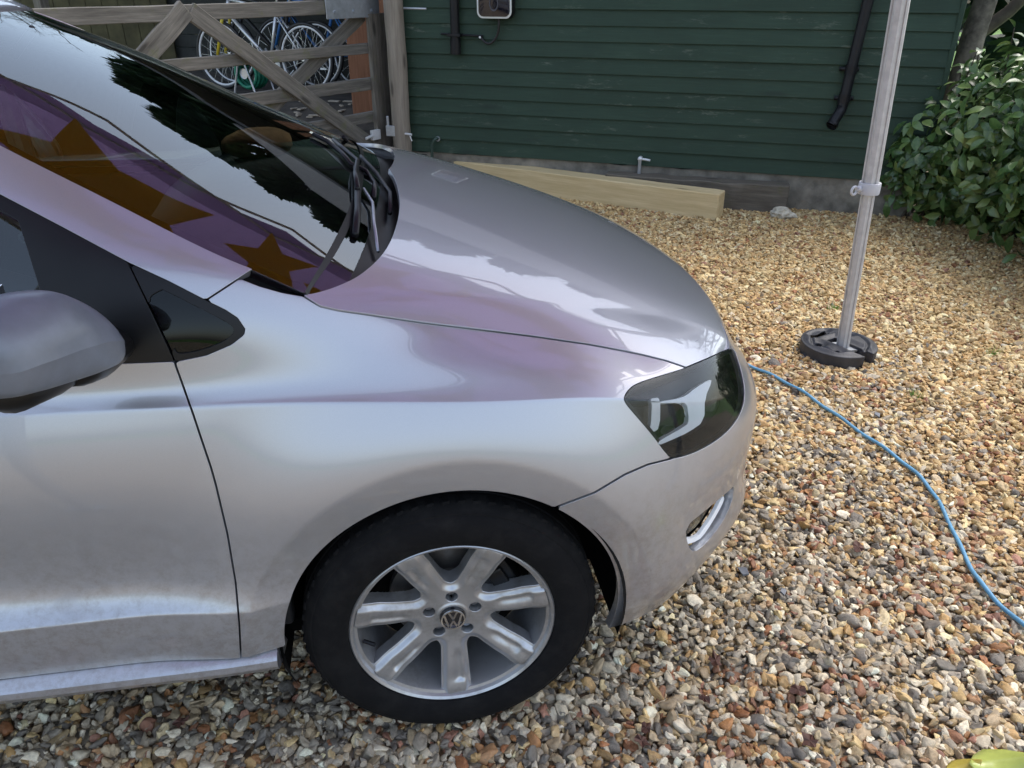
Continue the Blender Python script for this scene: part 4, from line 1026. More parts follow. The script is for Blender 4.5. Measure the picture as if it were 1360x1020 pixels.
# downpipes
s1, z1 = wall_sz((605, 72), .07); s1b, _ = wall_sz((603.5, 10), .07)
pipe = empty('downpipe', (0, 0, 0)); pipe.parent = None; pipe.location = shed.location; pipe.rotation_euler = shed.rotation_euler
tag(pipe, 'short black plastic downpipe beside the charger on the green boards', 'downpipe')
mb = MB(); mb.tube([(s1b, -.065, 2.5), (s1b, -.065, 1.5), (s1, -.065, z1+.02)], .034, 20, cap=False); mb.tube([(s1b, -.065, 2.5), (s1, -.065, z1+.03)], .028, 20, cap=False); mb.build('pipe', 'black_plastic', pipe, smooth=True)
mb = MB(); mb.tube([(s1, -.065, z1+.10), (s1, -.065, z1+.0)], .039, 20, cap=False); mb.build('socket', 'black_plastic', pipe, smooth=True)
mb = MB(); mb.tube([(s1-.12, -.045, z1+.135), (s1+.21, -.045, z1+.125)], .008, 8); mb.box((s1-.05, -.105, z1+.12), (s1+.05, -.03, z1+.14)); o = mb.build('clip', 'black_plastic', pipe); bev(o, .002, 1)
mb = MB(); mb.tube([(s1+.19, -.06, z1+.118), (s1+.19, -.035, z1+.118)], .008, 8); mb.tube([(s1-.05, -.06, z1+.13), (s1-.05, -.035, z1+.13)], .007, 8); mb.build('screw', 'white_metal', pipe)
pipe2 = empty('downpipe', shed.location, SRZ); tag(pipe2, 'long black downpipe with an angled shoe near the shrub', 'downpipe')
sa, za = wall_sz((1153, 0), .06); sb_, zb = wall_sz((1119, 140), .06); sc_, zc = wall_sz((1104, 166), .10)
ks = (sa-sb_)/(za-zb)
mb = MB(); mb.tube([(sb_+ks*(2.5-zb), -.062, 2.5), (sa, -.062, za), (sb_, -.062, zb), (sb_-.005, -.068, zb-.03), (sc_+.0, -.115, zc)], .034, 20, cap=False)
mb.tube([(sb_-.002, -.066, zb), (sc_+.004, -.108, zc+.006)], .028, 20); mb.build('pipe', 'black_plastic', pipe2, smooth=True)
for zz in (zb+.20, zb+.02):
    mb = MB(); mb.tube([(sb_+ks*(zz-zb), -.062, zz), (sb_+ks*(zz+.05-zb), -.062, zz+.05)], .039, 20, cap=False); mb.box((sb_-.06, -.05, zz+.01), (sb_+.06, -.028, zz+.035)); mb.build('socket', 'black_plastic', pipe2, smooth=True)
mb = MB(); mb.tube([(sc_+.012, -.100, zc+.012), (sc_, -.116, zc-.002)], .038, 20, cap=False); mb.build('shoe', 'black_plastic', pipe2, smooth=True)
# charger
def rrect(w, h, r, n=8):
    out = []
    for cx, cy, a0 in ((w-r, h-r, 0), (-w+r, h-r, 90), (-w+r, -h+r, 180), (w-r, -h+r, 270)):
        out += [(cx+r*math.cos(R(a0+90*k/n)), cy+r*math.sin(R(a0+90*k/n))) for k in range(n+1)]
    return out
def rbox(name, c, w, h, r, y0, y1, mat, parent, bv_=.0):
    pr = rrect(w, h, r); n = len(pr); v = [(c[0]+a, y, c[1]+b) for y in (y0, y1) for a, b in pr]
    f = [tuple(range(n)), tuple(n+i for i in reversed(range(n)))]+[(i, n+i, n+(i+1) % n, (i+1) % n) for i in range(n)]
    o = mesh_obj(name, v, f, mat, parent); fixn(o)
    if bv_: bev(o, bv_, 2)
    smooth_angle(o, 40); return o
cl, czb = wall_sz((633.5, 12), .11); cr, _ = wall_sz((680, 12), .11); _, czb = wall_sz((656, 25), .11)
cw = (cr-cl)/2; cc = ((cl+cr)/2, czb+.19)
chg = empty('charging_point', shed.location, SRZ); tag(chg, 'black car charging point with a pale rim on the green shed wall', 'charger')
rbox('case', cc, cw, .19, .045, -.112, -.03, 'black_plastic', chg, .006)
rbox('rim', cc, cw-.002, .188, .044, -.118, -.105, 'charger_rim', chg, .002)
rbox('face', cc, cw-.014, .176, .036, -.121, -.106, 'charger_face', chg, .002)
mb = MB(); Mx = Matrix.Translation((cc[0], -.1215, czb+.10)) @ Euler((R(90), 0, 0)).to_matrix().to_4x4() @ Matrix.Diagonal((.75, 1.15, 1, 1))
mb.lathe([(.035, 0), (.035, .004), (.045, .004), (.045, 0)], 32, Mx); mb.build('emblem', 'charger_emblem', chg)
mb = MB(); pts = [(cc[0]+.02, -.07, czb+.01), (cc[0]+.02, -.07, czb-.05), (cc[0]+.01, -.06, czb-.10), (cc[0]-.03, -.05, czb-.155), (cc[0]-.08, -.045, czb-.175), (s1+.18, -.045, z1+.125)]
pts = [tuple(p) for p in smooth_poly(pts, False, 2)]; mb.tube(pts, .009, 10); cb = mb.build('cable', 'cable_black', chg, smooth=True)
# hose tail on the wall and white tap bracket
hs_, hz_ = wall_sz((577, 183), .05)
mb = MB(); pts = smooth_poly([(hs_+.02, -.03, hz_-.01), (hs_+.02, -.06, hz_+.0), (hs_-.01, -.07, hz_-.03), (hs_-.02, -.07, hz_-.10), (hs_-.022, -.07, .02)], False, 2); mb.tube([tuple(p) for p in pts], .012, 10)
hp = mb.build('hose', 'hose_green_dark', None, smooth=True, loc=shed.location, rz=SRZ); tag(hp, 'dark green hose coming out low through the shed boards', 'hose')
mb = MB(); mb.lathe([(.0, 0), (.02, 0), (.02, .012), (.0, .012)], 16, Matrix.Translation((hs_+.02, -.026, hz_-.01)) @ Euler((R(90), 0, 0)).to_matrix().to_4x4()); mb.build('hose_collar', 'galvanised', hp)
ts, tz = wall_sz((850, 213), .06)
tp = empty('bracket', shed.location, SRZ); tag(tp, 'small galvanised bracket hanging at the foot of the shed boards', 'bracket')
mb = MB(); mb.box((ts-.012, -.066, tz-.10), (ts+.012, -.056, tz+.02)); o = mb.build('strap', 'galvanised', tp); bev(o, .003, 1)
mb = MB(); mb.tube([(ts, -.062, tz+.012), (ts+.075, -.062, tz+.005)], .009, 10); mb.tube([(ts, -.03, tz+.012), (ts, -.075, tz+.012)], .016, 12); mb.build('pin', 'white_metal', tp, smooth=True)

# ------------------------------------------------------------------ sleepers, stone
PR = G(951, 292, 0); PL = G(588, 213, .165); dv = (PL-PR); dv.z = 0; ln = dv.length; dv.normalize()
o = rough_box('sleeper', (0, -.15, -.012), (ln, 0, .172), 'new_timber', None, .0035, (30, 2, 2), 3); bev(o, .006, 1)
o.location = PR; o.rotation_euler = (0, 0, math.atan2(dv.y, dv.x)); tag(o, 'pale new timber sleeper lying on the gravel in front of the shed', 'sleeper')
nx = Vector((-dv.y, dv.x, 0))
if (Vector(WNn)).dot(nx) < 0: pass
osl, oz = wall_sz((1047, 262), .16)
o = rough_box('sleeper', (0, 0, -.02), (1.3, .13, .185), 'old_sleeper', None, .010, (30, 2, 3), 8); bev(o, .006, 1)
o.location = Vector(WA)+Vector(WD)*(osl-1.3)-Vector(WNn)*.17; o.location.z = 0; o.rotation_euler = (0, 0, SRZ); tag(o, 'dark weathered sleeper lying against the foot of the shed', 'sleeper')
rk = G(1037, 288, 0); o = blob('rock', (rk.x, rk.y, .022), (.085, .055, .042), 'limestone', None, 5, .5, 3, rz=SRZ); o.data.shade_flat(); tag(o, 'pale chunky stone beside the weathered sleeper', 'stone')

# ------------------------------------------------------------------ gate, posts
GAZ = R(225); g3 = np.array([math.cos(GAZ), math.sin(GAZ), 0]); gn3 = np.array([-g3[1], g3[0], 0])
GS0 = CAM.p+CAM.ray(np.array([500., 150.]))*6.12; GS0[2] = 0
def gate_sz(px, off=0.0):
    p0 = GS0+gn3*off; r = CAM.ray(np.array(px, float)); t = ((p0-CAM.p)@gn3)/(r@gn3); p = CAM.p+t*r
    return (p-GS0)@g3, p[2]
gate = empty('gate', tuple(GS0), GAZ); tag(gate, 'weathered grey timber field gate with diagonal braces', 'gate')
# in gate space +y is away from or toward the camera
gsign = 1.0 if gn3@(CAM.p-GS0) > 0 else -1.0
def gbar(p0, p1, w, y0, y1, mat='grey_oak', name='rail', seed=0):
    a = Vector((p0[0], 0, p0[1])); b = Vector((p1[0], 0, p1[1])); d = b-a; l = d.length; ang = math.atan2(d.z, d.x)
    ylo, yhi = sorted((y0*gsign, y1*gsign))
    o = rough_box(name, (0, ylo, -w/2), (l, yhi, w/2), mat, gate, .006, (16, 2, 2), seed); bev(o, .004, 1)
    o.location = (a.x, 0, a.z); o.rotation_euler = (0, -ang, 0); return o
zt = []
for k, (yt, yb, xx) in enumerate(((1.5, 18.5, 428), (57, 71, 487), (103, 119, 490), (148, 162, 493))):
    st, zt_ = gate_sz((xx, yt)); sb2, zb_ = gate_sz((xx, yb)); zc_ = (zt_+zb_)/2; zt.append(zc_)
    gbar((-.02 if k else -.05, zc_), (3.4, zc_), abs(zt_-zb_)*(1.0 if k else 1.1), -.02, .02 if k else .04, seed=k*3)
gbar((-.02, zt[-1]-.19), (3.4, zt[-1]-.19), .09, -.02, .02, seed=33)
sl_, _ = gate_sz((489, 100)); sr_, _ = gate_sz((512, 100)); wst = abs(sl_-sr_)
st = rough_box('stile', (min(sl_, sr_), -.055, .12), (max(sl_, sr_), -.021, zt[0]-.05), 'grey_oak_z', gate, .005, (3, 2, 14), 4) if gsign < 0 else rough_box('stile', (min(sl_, sr_), .0215, .12), (max(sl_, sr_), .06, zt[0]-.05), 'grey_oak_z', gate, .005, (3, 2, 14), 4)
gbar(gate_sz((254, 14), .05), gate_sz((500, 197), .05), .105, .022, .052, seed=50, name='brace')
gbar(gate_sz((248, 12), .05), gate_sz((188, 82), .05), .12, .023, .053, seed=57, name='brace')
gbar(gate_sz((480, 18), -.04), gate_sz((330, 172), -.04), .105, -.052, -.022, seed=63, name='brace')
# strap hinge, lower hinge
a0 = gate_sz((432, 5), .05); a1 = gate_sz((503, 3), .05)
mb = MB(); y0, y1 = sorted((.0455*gsign, .052*gsign)); mb.box((min(a0[0], a1[0])-.0, y0, zt[0]-.075), (max(a0[0], a1[0]), y1, zt[0]+.05)); o = mb.build('strap_hinge', 'galvanised', gate); bev(o, .002, 1)
for kx in (.15, .5, .85):
    mb = MB(); xx = a0[0]+(a1[0]-a0[0])*kx; mb.tube([(xx, .05*gsign, zt[0]-.03), (xx, .062*gsign, zt[0]-.03)], .012, 8); mb.build('bolt', 'galvanised', gate)
b0 = gate_sz((497, 178), .05)
mb = MB(); y0, y1 = sorted((.055*gsign, .085*gsign)); mb.box((b0[0]-.04, y0, b0[1]-.04), (b0[0]+.05, y1, b0[1]+.035)); mb.tube([(b0[0]-.01, .07*gsign, b0[1]), (b0[0]+.13, .09*gsign, b0[1]-.012)], .012, 8); o = mb.build('latch', 'white_metal', gate); bev(o, .003, 1)
# gate post
pb_s, _ = wall_sz((534.5, 190), .10); pt_s, pz = wall_sz((522, 0), .10); pw_s = .072
post = empty('gate_post', shed.location, SRZ); tag(post, 'pale round timber gate post standing against the shed', 'post')
kk = (pt_s-pb_s)/(pz-.2)
mb = MB(); pp = [(pb_s+kk*(z-.2)+random.uniform(-.003, .003), -.10, z) for z in np.linspace(-.1, 1.75, 14)]; mb.tube(pp, [pw_s*random.uniform(.97, 1.03) for _ in pp], 20); mb.build('trunk', 'post_wood', post, smooth=True)
q0 = wall_sz((537, 11), .17); mb = MB(); mb.tube([(q0[0]-.02, -.14, q0[1]), (q0[0]+.16, -.14, q0[1]-.003)], .008, 8); mb.build('hinge_pin', 'galvanised', post, smooth=True)
q1 = wall_sz((543, 178), .15); mb = MB(); mb.tube([(q1[0]-.03, -.15, q1[1]), (q1[0]+.03, -.165, q1[1])], .009, 8); mb.tube([(q1[0]+.01, -.16, q1[1]), (q1[0]+.03, -.165, q1[1]-.05)], .004, 6); mb.build('hook', 'white_metal', post)
q2 = wall_sz((517, 172), .16); mb = MB(); mb.box((q2[0]-.025, -.17, q2[1]-.05), (q2[0]+.05, -.14, q2[1]+.03)); mb.tube([(q2[0]-.01, -.155, q2[1]), (q2[0]-.01, -.155, q2[1]+.10)], .012, 8); o = mb.build('lower_hinge', 'galvanised', post); bev(o, .003, 1)
# red brown boards behind gate
def board_at(name, pxl, pxr, yt, yb, dep, mat, label, cat, thick=.04):
    pl_ = CAM.p+CAM.ray(np.array([pxl, (yt+yb)/2], float))*dep; pr_ = CAM.p+CAM.ray(np.array([pxr, (yt+yb)/2], float))*dep
    b_ = CAM.p+CAM.ray(np.array([(pxl+pxr)/2, yb], float))*dep; t_ = CAM.p+CAM.ray(np.array([(pxl+pxr)/2, yt], float))*dep
    w = np.linalg.norm((pr_-pl_)[:2]); c = (pl_+pr_)/2
    o = rough_box(name, (-w/2, -thick/2, -.2), (w/2, thick/2, 1.9), mat, None, .003, (2, 2, 10), 2); bev(o, .004, 1)
    o.location = (c[0], c[1], 0); o.rotation_euler = (0, 0, R(-9)); tag(o, label, cat); return o
board_at('timber_upright', 465, 496, 30, 150, 6.75, 'red_timber', 'reddish brown timber upright behind the gate bars', 'post', .10)
board_at('timber_board', 503, 518, 20, 150, 6.45, 'red_timber', 'narrow orange brown board between the gate and its round post', 'board', .03)

# ------------------------------------------------------------------ bike store behind the gate
DZ = .42
bF = G(297, 118, DZ); bR = G(414, 126, DZ)
bdir = (bR-bF); bdir.z = 0; bdir.normalize(); bn = Vector((-bdir.y, bdir.x, 0))
if bn.dot(bF-Vector(CAM.p)) < 0: bn = -bn
cen = (bF+bR)/2
# earth bank
e0 = cen-bn*.55; L0 = bdir
v = [e0-L0*3.0, e0+L0*2.6, e0+L0*2.6+bn*4, e0-L0*3.0+bn*4]; v = [(p.x, p.y, DZ) for p in v]
f0 = cen-bn*2.0; v += [((f0-L0*3.0).x, (f0-L0*3.0).y, -.05), ((f0+L0*2.6).x, (f0+L0*2.6).y, -.05)]
o = mesh_obj('earth_bank', v, [(0, 1, 2, 3), (4, 5, 1, 0)], 'soil'); tag(o, kind='structure')
bs = empty('bike_store', tuple(cen+bn*1.2), math.atan2(bdir.y, bdir.x)); bs.location.z = DZ; tag(bs, 'dark open fronted bike store behind the timber gate', 'shed')
for k in range(14):
    sbox('board', (-3.6, 0, -.02+k*.15), (2.3, .03, .125+k*.15), 'dark_boards', .003, bs)
sbox('roof', (-2.1, -2.2, 2.05), (2.5, .2, 2.12), 'roof_felt', .004, bs)
sbox('post', (-2.0, -2.1, -.4), (-1.9, -2.0, 2.05), 'grey_oak_z', .004, bs)
mf_ = empty('mossy_panel', tuple(G(215, 108, .30)), R(-10)); tag(mf_, 'mossy brown timber panel left of the bicycles', 'panel')
for k in range(15): sbox('board', (-2.75+k*.20, 0, -.5), (-2.555+k*.20, .03, 1.45+.05*random.random()), 'mossy_boards', .004, mf_)
def bicycle(name, label, loc, rz, frame, rimm, fork, tilt=.12, sc=1.0):
    t = empty(name, loc, rz); t.rotation_euler = (tilt, 0, rz); t.scale = (sc, sc, sc); tag(t, label, 'bicycle', 'bicycles in the store')
    rad = .335; wbx_ = .545
    for sx in (-1, 1):
        Mw_ = Matrix.Translation((sx*wbx_, 0, rad)) @ Euler((R(90), 0, 0)).to_matrix().to_4x4()
        mb = MB(); mb.torus(None, rad-.018, .018, n=40, k=8, M=Mw_); w_ = mb.build('wheel', 'bike_black', t, smooth=True)
        mb = MB(); mb.torus(None, rad-.042, .012, n=40, k=6, M=Mw_); mb.build('rim', rimm, w_, smooth=True)
        mb = MB()
        for k in range(18):
            a = 2*math.pi*k/18; mb.tube([Mw_ @ Vector((.02*math.cos(a+1), .02*math.sin(a+1), .02*(-1)**k)), Mw_ @ Vector(((rad-.045)*math.cos(a), (rad-.045)*math.sin(a), 0))], .0016, 4, cap=False)
        mb.tube([Mw_ @ Vector((0, 0, -.05)), Mw_ @ Vector((0, 0, .05))], .022, 10); mb.build('spokes', 'bike_silver', w_)
    BB = (.10, 0, .29); ST = (.24, 0, .80); HT = (-.36, 0, .86); HB = (-.40, 0, .74); RA = (wbx_, 0, rad); FA = (-wbx_, 0, rad)
    mb = MB(); mb.tube([BB, ST], .016, 10); mb.tube([(.225, 0, .76), HT], .016, 10); mb.tube([BB, HB], .02, 10); mb.tube([HT, HB], .02, 10)
    for y in (-.05, .05): mb.tube([(BB[0], y*.5, BB[2]), (RA[0], y, RA[2])], .010, 8); mb.tube([(.225, y*.4, .74), (RA[0], y, RA[2])], .009, 8)
    mb.build('frame', frame, t, smooth=True)
    mb = MB()
    for y in (-.055, .055): mb.tube([(HB[0]-.01, y, HB[2]-.02), (-.46, y, .58), (FA[0], y, FA[2])], .016, 10)
    mb.tube([(HB[0]-.01, -.07, HB[2]-.02), (HB[0]-.01, .07, HB[2]-.02)], .018, 8); mb.build('fork', fork, t, smooth=True)
    mb = MB(); mb.tube([HT, (-.33, 0, .97)], .013, 8); mb.tube([(-.30, -.30, 1.0), (-.34, -.15, .985), (-.35, 0, .98), (-.34, .15, .985), (-.30, .30, 1.0)], .012, 8); mb.build('handlebar', 'bike_black', t, smooth=True)
    mb = MB(); mb.tube([ST, (.27, 0, .92)], .013, 8); mb.build('seat_post', 'bike_silver', t, smooth=True)
    sd2 = blob('saddle', (.27, 0, .94), (.13, .065, .03), 'bike_black', t, 3, .1, 2)
    mb = MB(); mb.lathe([(.0, -.01), (.085, -.01), (.09, 0), (.085, .01), (.0, .01)], 24, Matrix.Translation((BB[0], -.05, BB[2])) @ Euler((R(90), 0, 0)).to_matrix().to_4x4()); mb.tube([BB, (BB[0]+.12, -.08, BB[2]-.12)], .011, 8); mb.tube([BB, (BB[0]-.12, .08, BB[2]+.12)], .011, 8); mb.box((BB[0]+.08, -.16, BB[2]-.13), (BB[0]+.16, -.08, BB[2]-.11)); mb.build('crank', 'bike_silver', t)
    return t
brz = math.atan2(bdir.y, bdir.x)
def bp(off, side): p = cen+bdir*off+bn*side; return (p.x, p.y, DZ)
bicycle('bicycle', 'silver framed bicycle with white rims and a yellow fork in the bike store', bp(0, 0), brz, 'bike_silver', 'bike_white', 'bike_yellow', -.05)
bicycle('bicycle', 'black bicycle standing close behind the silver bicycle', bp(-.16, .34), brz+.04, 'bike_black', 'bike_silver', 'bike_black', -.10)
bicycle('bicycle', 'blue bicycle at the back of the bike store', bp(.15, .66), brz-.05, 'bike_blue', 'bike_silver', 'bike_blue', -.14)
hr = G(352, 122, DZ); t = empty('hose_reel', tuple(hr-bn*.15), brz); t.location.z = DZ; tag(t, 'green hose wound on a reel in front of the bicycles', 'hose reel')
mb = MB()
for k in range(7): mb.torus(None, .13+.012*(k % 2), .016, n=28, k=8, M=Matrix.Translation((0, -.09+k*.028, .20)) @ Euler((R(90), 0, 0)).to_matrix().to_4x4())
mb.build('hose_coil', 'reel_green', t, smooth=True)
mb = MB()
for y in (-.14, .14): mb.tube([(-.14, y, 0), (0, y, .42), (.14, y, 0)], .011, 8); mb.lathe([(.0, 0), (.05, 0), (.05, .01)], 16, Matrix.Translation((0, y*.8, .2)) @ Euler((R(90), 0, 0)).to_matrix().to_4x4())
mb.build('stand', 'bike_silver', t)
# wood chips on the bank
for k in range(16):
    px_ = (random.uniform(390, 470), random.uniform(132, 160)); p = CAM.p+CAM.ray(np.array(px_))*random.uniform(6.9, 7.4)
    u_ = (Vector(p)-f0).dot(bn); zz = -.05+(DZ+.05)*max(0, min(1, u_/1.45))
    mb = MB(); s_ = random.uniform(.03, .07); mb.box((-s_, -s_*.4, 0), (s_, s_*.4, .012)); o = mb.build('wood_chip', 'wood_chip', None, loc=(p[0], p[1], zz), rz=random.uniform(0, 3)); bev(o, .003, 1); tag(o, 'small pale wood chip on the dark earth behind the gate', 'wood chip', 'wood chips on the bank')

# ------------------------------------------------------------------ gazebo
GZ0 = G(1119, 462, .03); tr_ = CAM.ray(np.array([1197., 0.])); best = None
for t_ in np.linspace(1.5, 5, 400):
    p = Vector(CAM.p+tr_*t_); d_ = math.hypot(p.x-GZ0.x, p.y-GZ0.y)
    if best is None or d_ < best[0]: best = (d_, p)
TP = best[1]; lean = (TP-GZ0)/(TP.z-GZ0.z)
gz = empty('gazebo', (GZ0.x, GZ0.y, 0)); tag(gz, 'grey framed pop up gazebo with a purple star patterned canopy over the car', 'gazebo')
GR = R(3); ex = Vector((-math.cos(GR), -math.sin(GR), 0))*3.0; ey = Vector((math.sin(GR), -math.cos(GR), 0))*2.3
topz = 2.36; C0 = Vector((0, 0, 0))+lean*topz
foot = [Vector((0, 0, 0)), ex*1.0, ex+ey, ey*1.0]; tops = [Vector((f_.x+lean.x*topz, f_.y+lean.y*topz, topz)) for f_ in foot]
def leg_section(mb, p0, p1, a, b):
    d_ = (p1-p0).normalized(); u_ = ex.normalized(); u_ = (u_-d_*u_.dot(d_)).normalized(); w_ = d_.cross(u_)
    sec = [(a, a*.55), (a*.55, a), (a*.22, a), (a*.2, a*.86), (-a*.2, a*.86), (-a*.22, a), (-a*.55, a), (-a, a*.55), (-a, a*.22), (-a*.86, a*.2), (-a*.86, -a*.2), (-a, -a*.22), (-a, -a*.55), (-a*.55, -a), (-a*.22, -a), (-a*.2, -a*.86), (a*.2, -a*.86), (a*.22, -a), (a*.55, -a), (a, -a*.55), (a, -a*.22), (a*.86, -a*.2), (a*.86, a*.2), (a, a*.22)]
    n_ = len(sec); v_ = [p+u_*x+w_*y for p in (p0, p1) for x, y in sec]
    mb.add(v_, [(i, (i+1) % n_, n_+(i+1) % n_, n_+i) for i in range(n_)]+[tuple(reversed(range(n_))), tuple(n_+i for i in range(n_))])
zcl = None
for zq in np.linspace(.4, 1.2, 200):
    pp = CAM.proj(np.array(GZ0)*np.array([1, 1, 0])+np.array(lean)*zq)
    if zcl is None and pp[1] < 250: zcl = zq
for k in range(4):
    f_ = foot[k]; at = lambda z: Vector((f_.x, f_.y, 0))+lean*z
    mb = MB(); leg_section(mb, at(.035), at(zcl+.05), .0235, 0); lo = mb.build('leg', 'pole_grey', gz)
    mb = MB(); leg_section(mb, at(zcl), at(topz), .0285, 0); mb.build('upper_leg', 'pole_grey', lo)
    mb = MB(); Mc = Matrix.Translation(at(zcl+.0)); mb.lathe([(.033, -.022), (.041, -.022), (.042, -.018), (.042, .018), (.041, .022), (.033, .022)], 28, Mc, True); cl_ = mb.build('collar', 'pole_collar', lo); smooth_angle(cl_, 40)
    mb = MB(); d1 = Vector((-1, -.15, 0)).normalized(); mb.tube([at(zcl)+d1*.038, at(zcl)+d1*.058], .012, 12)
    mb.torus(None, .016, .005, n=18, k=8, M=Matrix.Translation(at(zcl-.006)+d1*.070) @ Euler((R(90), 0, R(20))).to_matrix().to_4x4()); mb.build('pull_pin', 'pole_collar', lo, smooth=True)
    mb = MB(); mb.box((-.045, -.045, .0), (.045, .045, .008), Matrix.Translation(at(.03))); mb.build('foot_plate', 'galvanised', lo)
# canopy pyramid with slight sag, valance, stars, truss
apex = sum(tops, Vector())/4+Vector((0, 0, .75)); n = 12; cv = []; cf = []
for s_ in range(4):
    A = tops[s_]; B = tops[(s_+1) % 4]; base = len(cv)
    for i in range(n+1):
        for j in range(n+1):
            p = (A*(1-j/n)+B*(j/n))*(1-i/n)+apex*(i/n); sag = math.sin(math.pi*j/n)*math.sin(math.pi*i/n)*.05; cv.append(tuple(p-Vector((0, 0, sag))))
    for i in range(n):
        for j in range(n): a = base+i*(n+1)+j; cf.append((a, a+1, a+n+2, a+n+1))
    b2 = len(cv)
    for j in range(n+1):
        p = A*(1-j/n)+B*(j/n); cv.append(tuple(p)); cv.append(tuple(p-Vector((0, 0, .17+.03*math.cos(j*math.pi)))))
    for j in range(n): cf.append((b2+2*j, b2+2*j+1, b2+2*j+3, b2+2*j+2))
can = mesh_obj('canopy', cv, cf, 'canopy_cloth', gz, smooth=False)
for s_ in range(4):
    A = tops[s_]; B = tops[(s_+1) % 4]; nrm = (B-A).cross(apex-A).normalized(); nrm = nrm if nrm.z < 0 else -nrm
    ux = (B-A).normalized(); uy = nrm.cross(ux).normalized(); uy = uy if uy.z > 0 else -uy
    for (a_, b_, r_) in ((.20, .26, .38), (.47, .16, .30), (.78, .24, .42), (.50, .66, .28)):
        c_ = (A*(1-a_)+B*a_)*(1-b_)+apex*b_+nrm*.075; ph = random.uniform(0, 6)
        pts = [c_+(ux*math.cos(ph+k*math.pi/5)+uy*math.sin(ph+k*math.pi/5))*(r_ if k % 2 == 0 else r_*.45) for k in range(10)]
        vv = [c_]+pts+[p-nrm*.004 for p in [c_]+pts]; ff = [(0, 1+k, 1+(k+1) % 10) for k in range(10)]+[(11, 12+(k+1) % 10, 12+k) for k in range(10)]
        so_ = mesh_obj('star', vv, ff, 'star_cloth', can)
tb = MB()
for s_ in range(4):
    A = tops[s_]-Vector((0, 0, .06)); B = tops[(s_+1) % 4]-Vector((0, 0, .06)); m_ = 4; dz = Vector((0, 0, .20))
    for k in range(m_):
        p = A.lerp(B, k/m_); q = A.lerp(B, (k+1)/m_)
        tb.tube([p, q-dz], .012, 6); tb.tube([p-dz, q], .012, 6)
tb.build('truss', 'pole_grey', gz)
tb = MB()
for k in range(4): tb.tube([tops[k]+Vector((0, 0, -.02)), apex-Vector((0, 0, .05))], .012, 6)
tb.build('rafters', 'pole_grey', gz)
# foot weight: slotted disc
def weight():
    n_ = 130; g_ = np.linspace(-.19, .19, n_); X, Y = np.meshgrid(g_, g_, indexing='ij'); r = np.hypot(X, Y)
    f = np.minimum(.155-r, 1)
    slot = np.minimum(.030-np.abs(X), .045-Y); f = np.minimum(f, -slot)
    f = np.minimum(f, -(np.minimum(.018-np.abs(Y-.10), .05-np.abs(X))))
    f = np.minimum(f, np.hypot(X+.10, Y-.03)-.020); f = np.minimum(f, np.hypot(X-.10, Y-.03)-.016); f = np.minimum(f, np.hypot(X+.085, Y+.06)-.012)
    z = .062-.012*sstep(.03, 0, f)-.010*sstep(.0, .012, .012-np.abs(r-.115)); P = np.stack([X, Y, z], -1); Nn = grid_normals(P); Nn *= np.sign(Nn[60, 90, 2])
    return clip_panel(P, Nn, f, .07, .004)
V, NN, Fc = weight()
o = mesh_obj('foot_weight', V, Fc, 'weight_black', None, normals=NN); o.location = (GZ0.x-.01, GZ0.y+.02, 0); o.rotation_euler = (0, 0, R(22)); tag(o, 'black slotted plastic weight around the gazebo leg on the gravel', 'weight')

# ------------------------------------------------------------------ blue cable on the gravel
cp_ = [(940, 470), (985, 480), (1020, 495), (1060, 515), (1100, 543), (1150, 578), (1200, 612), (1235, 645), (1255, 680), (1280, 735), (1305, 780), (1357, 828), (1420, 880)]
pts = [tuple(p) for p in smooth_poly([tuple(G(*p, .012)) for p in cp_], False, 3)]
pts = [(p[0], p[1], .010+.003*math.sin(i*.7)) for i, p in enumerate(pts)]
mb = MB(); mb.tube(pts, .0062, 10); o = mb.build('cable', 'cable_blue', None, smooth=True); tag(o, 'thin light blue cable winding over the gravel from behind the car', 'cable')

# ------------------------------------------------------------------ shrub
def leaf_template(l, w, fold, curl):
    st = [(0, .03), (.2, .62), (.45, 1.0), (.72, .78), (.9, .36), (1.0, .02)]; v = []
    for x, k in st:
        zc = -curl*l*(x-.3)**2
        v += [(x*l, -w*k/2, zc+fold*w*k), (x*l, 0, zc), (x*l, w*k/2, zc+fold*w*k)]
    f = []
    for i in range(len(st)-1):
        a = i*3; f += [(a, a+1, a+4, a+3), (a+1, a+2, a+5, a+4)]
    return np.array(v), f
lt = [leaf_template(.105, .052, .16, .30), leaf_template(.115, .05, .10, .55), leaf_template(.09, .054, .22, .15)]
lobes = [((3.85, 3.55, .45), (.62, .40, .50)), ((3.95, 3.1, .58), (.68, .55, .58)), ((3.95, 2.5, .60), (.72, .60, .62)), ((4.0, 1.85, .60), (.75, .60, .62)), ((4.1, 1.2, .58), (.75, .6, .6)), ((4.5, 2.9, .75), (.8, .8, .62)), ((4.6, 2.0, .75), (.8, .8, .6)), ((3.62, 3.62, .30), (.36, .30, .36))]
shr = empty('shrub', (3.9, 2.6, 0)); tag(shr, 'dense evergreen shrub with glossy leaves beside the shed corner', 'shrub')
LV = []; LF = []; LT = []; fronts = []
def place(p, nrm, size, tone):
    d = rng.normal(0, 1, 3); d -= nrm*(d@nrm); d /= np.linalg.norm(d); d[2] -= .15
    d /= np.linalg.norm(d); nn = nrm-d*(nrm@d); nn /= np.linalg.norm(nn); s = np.cross(nn, d); return np.stack([d, s, nn], 1)*size
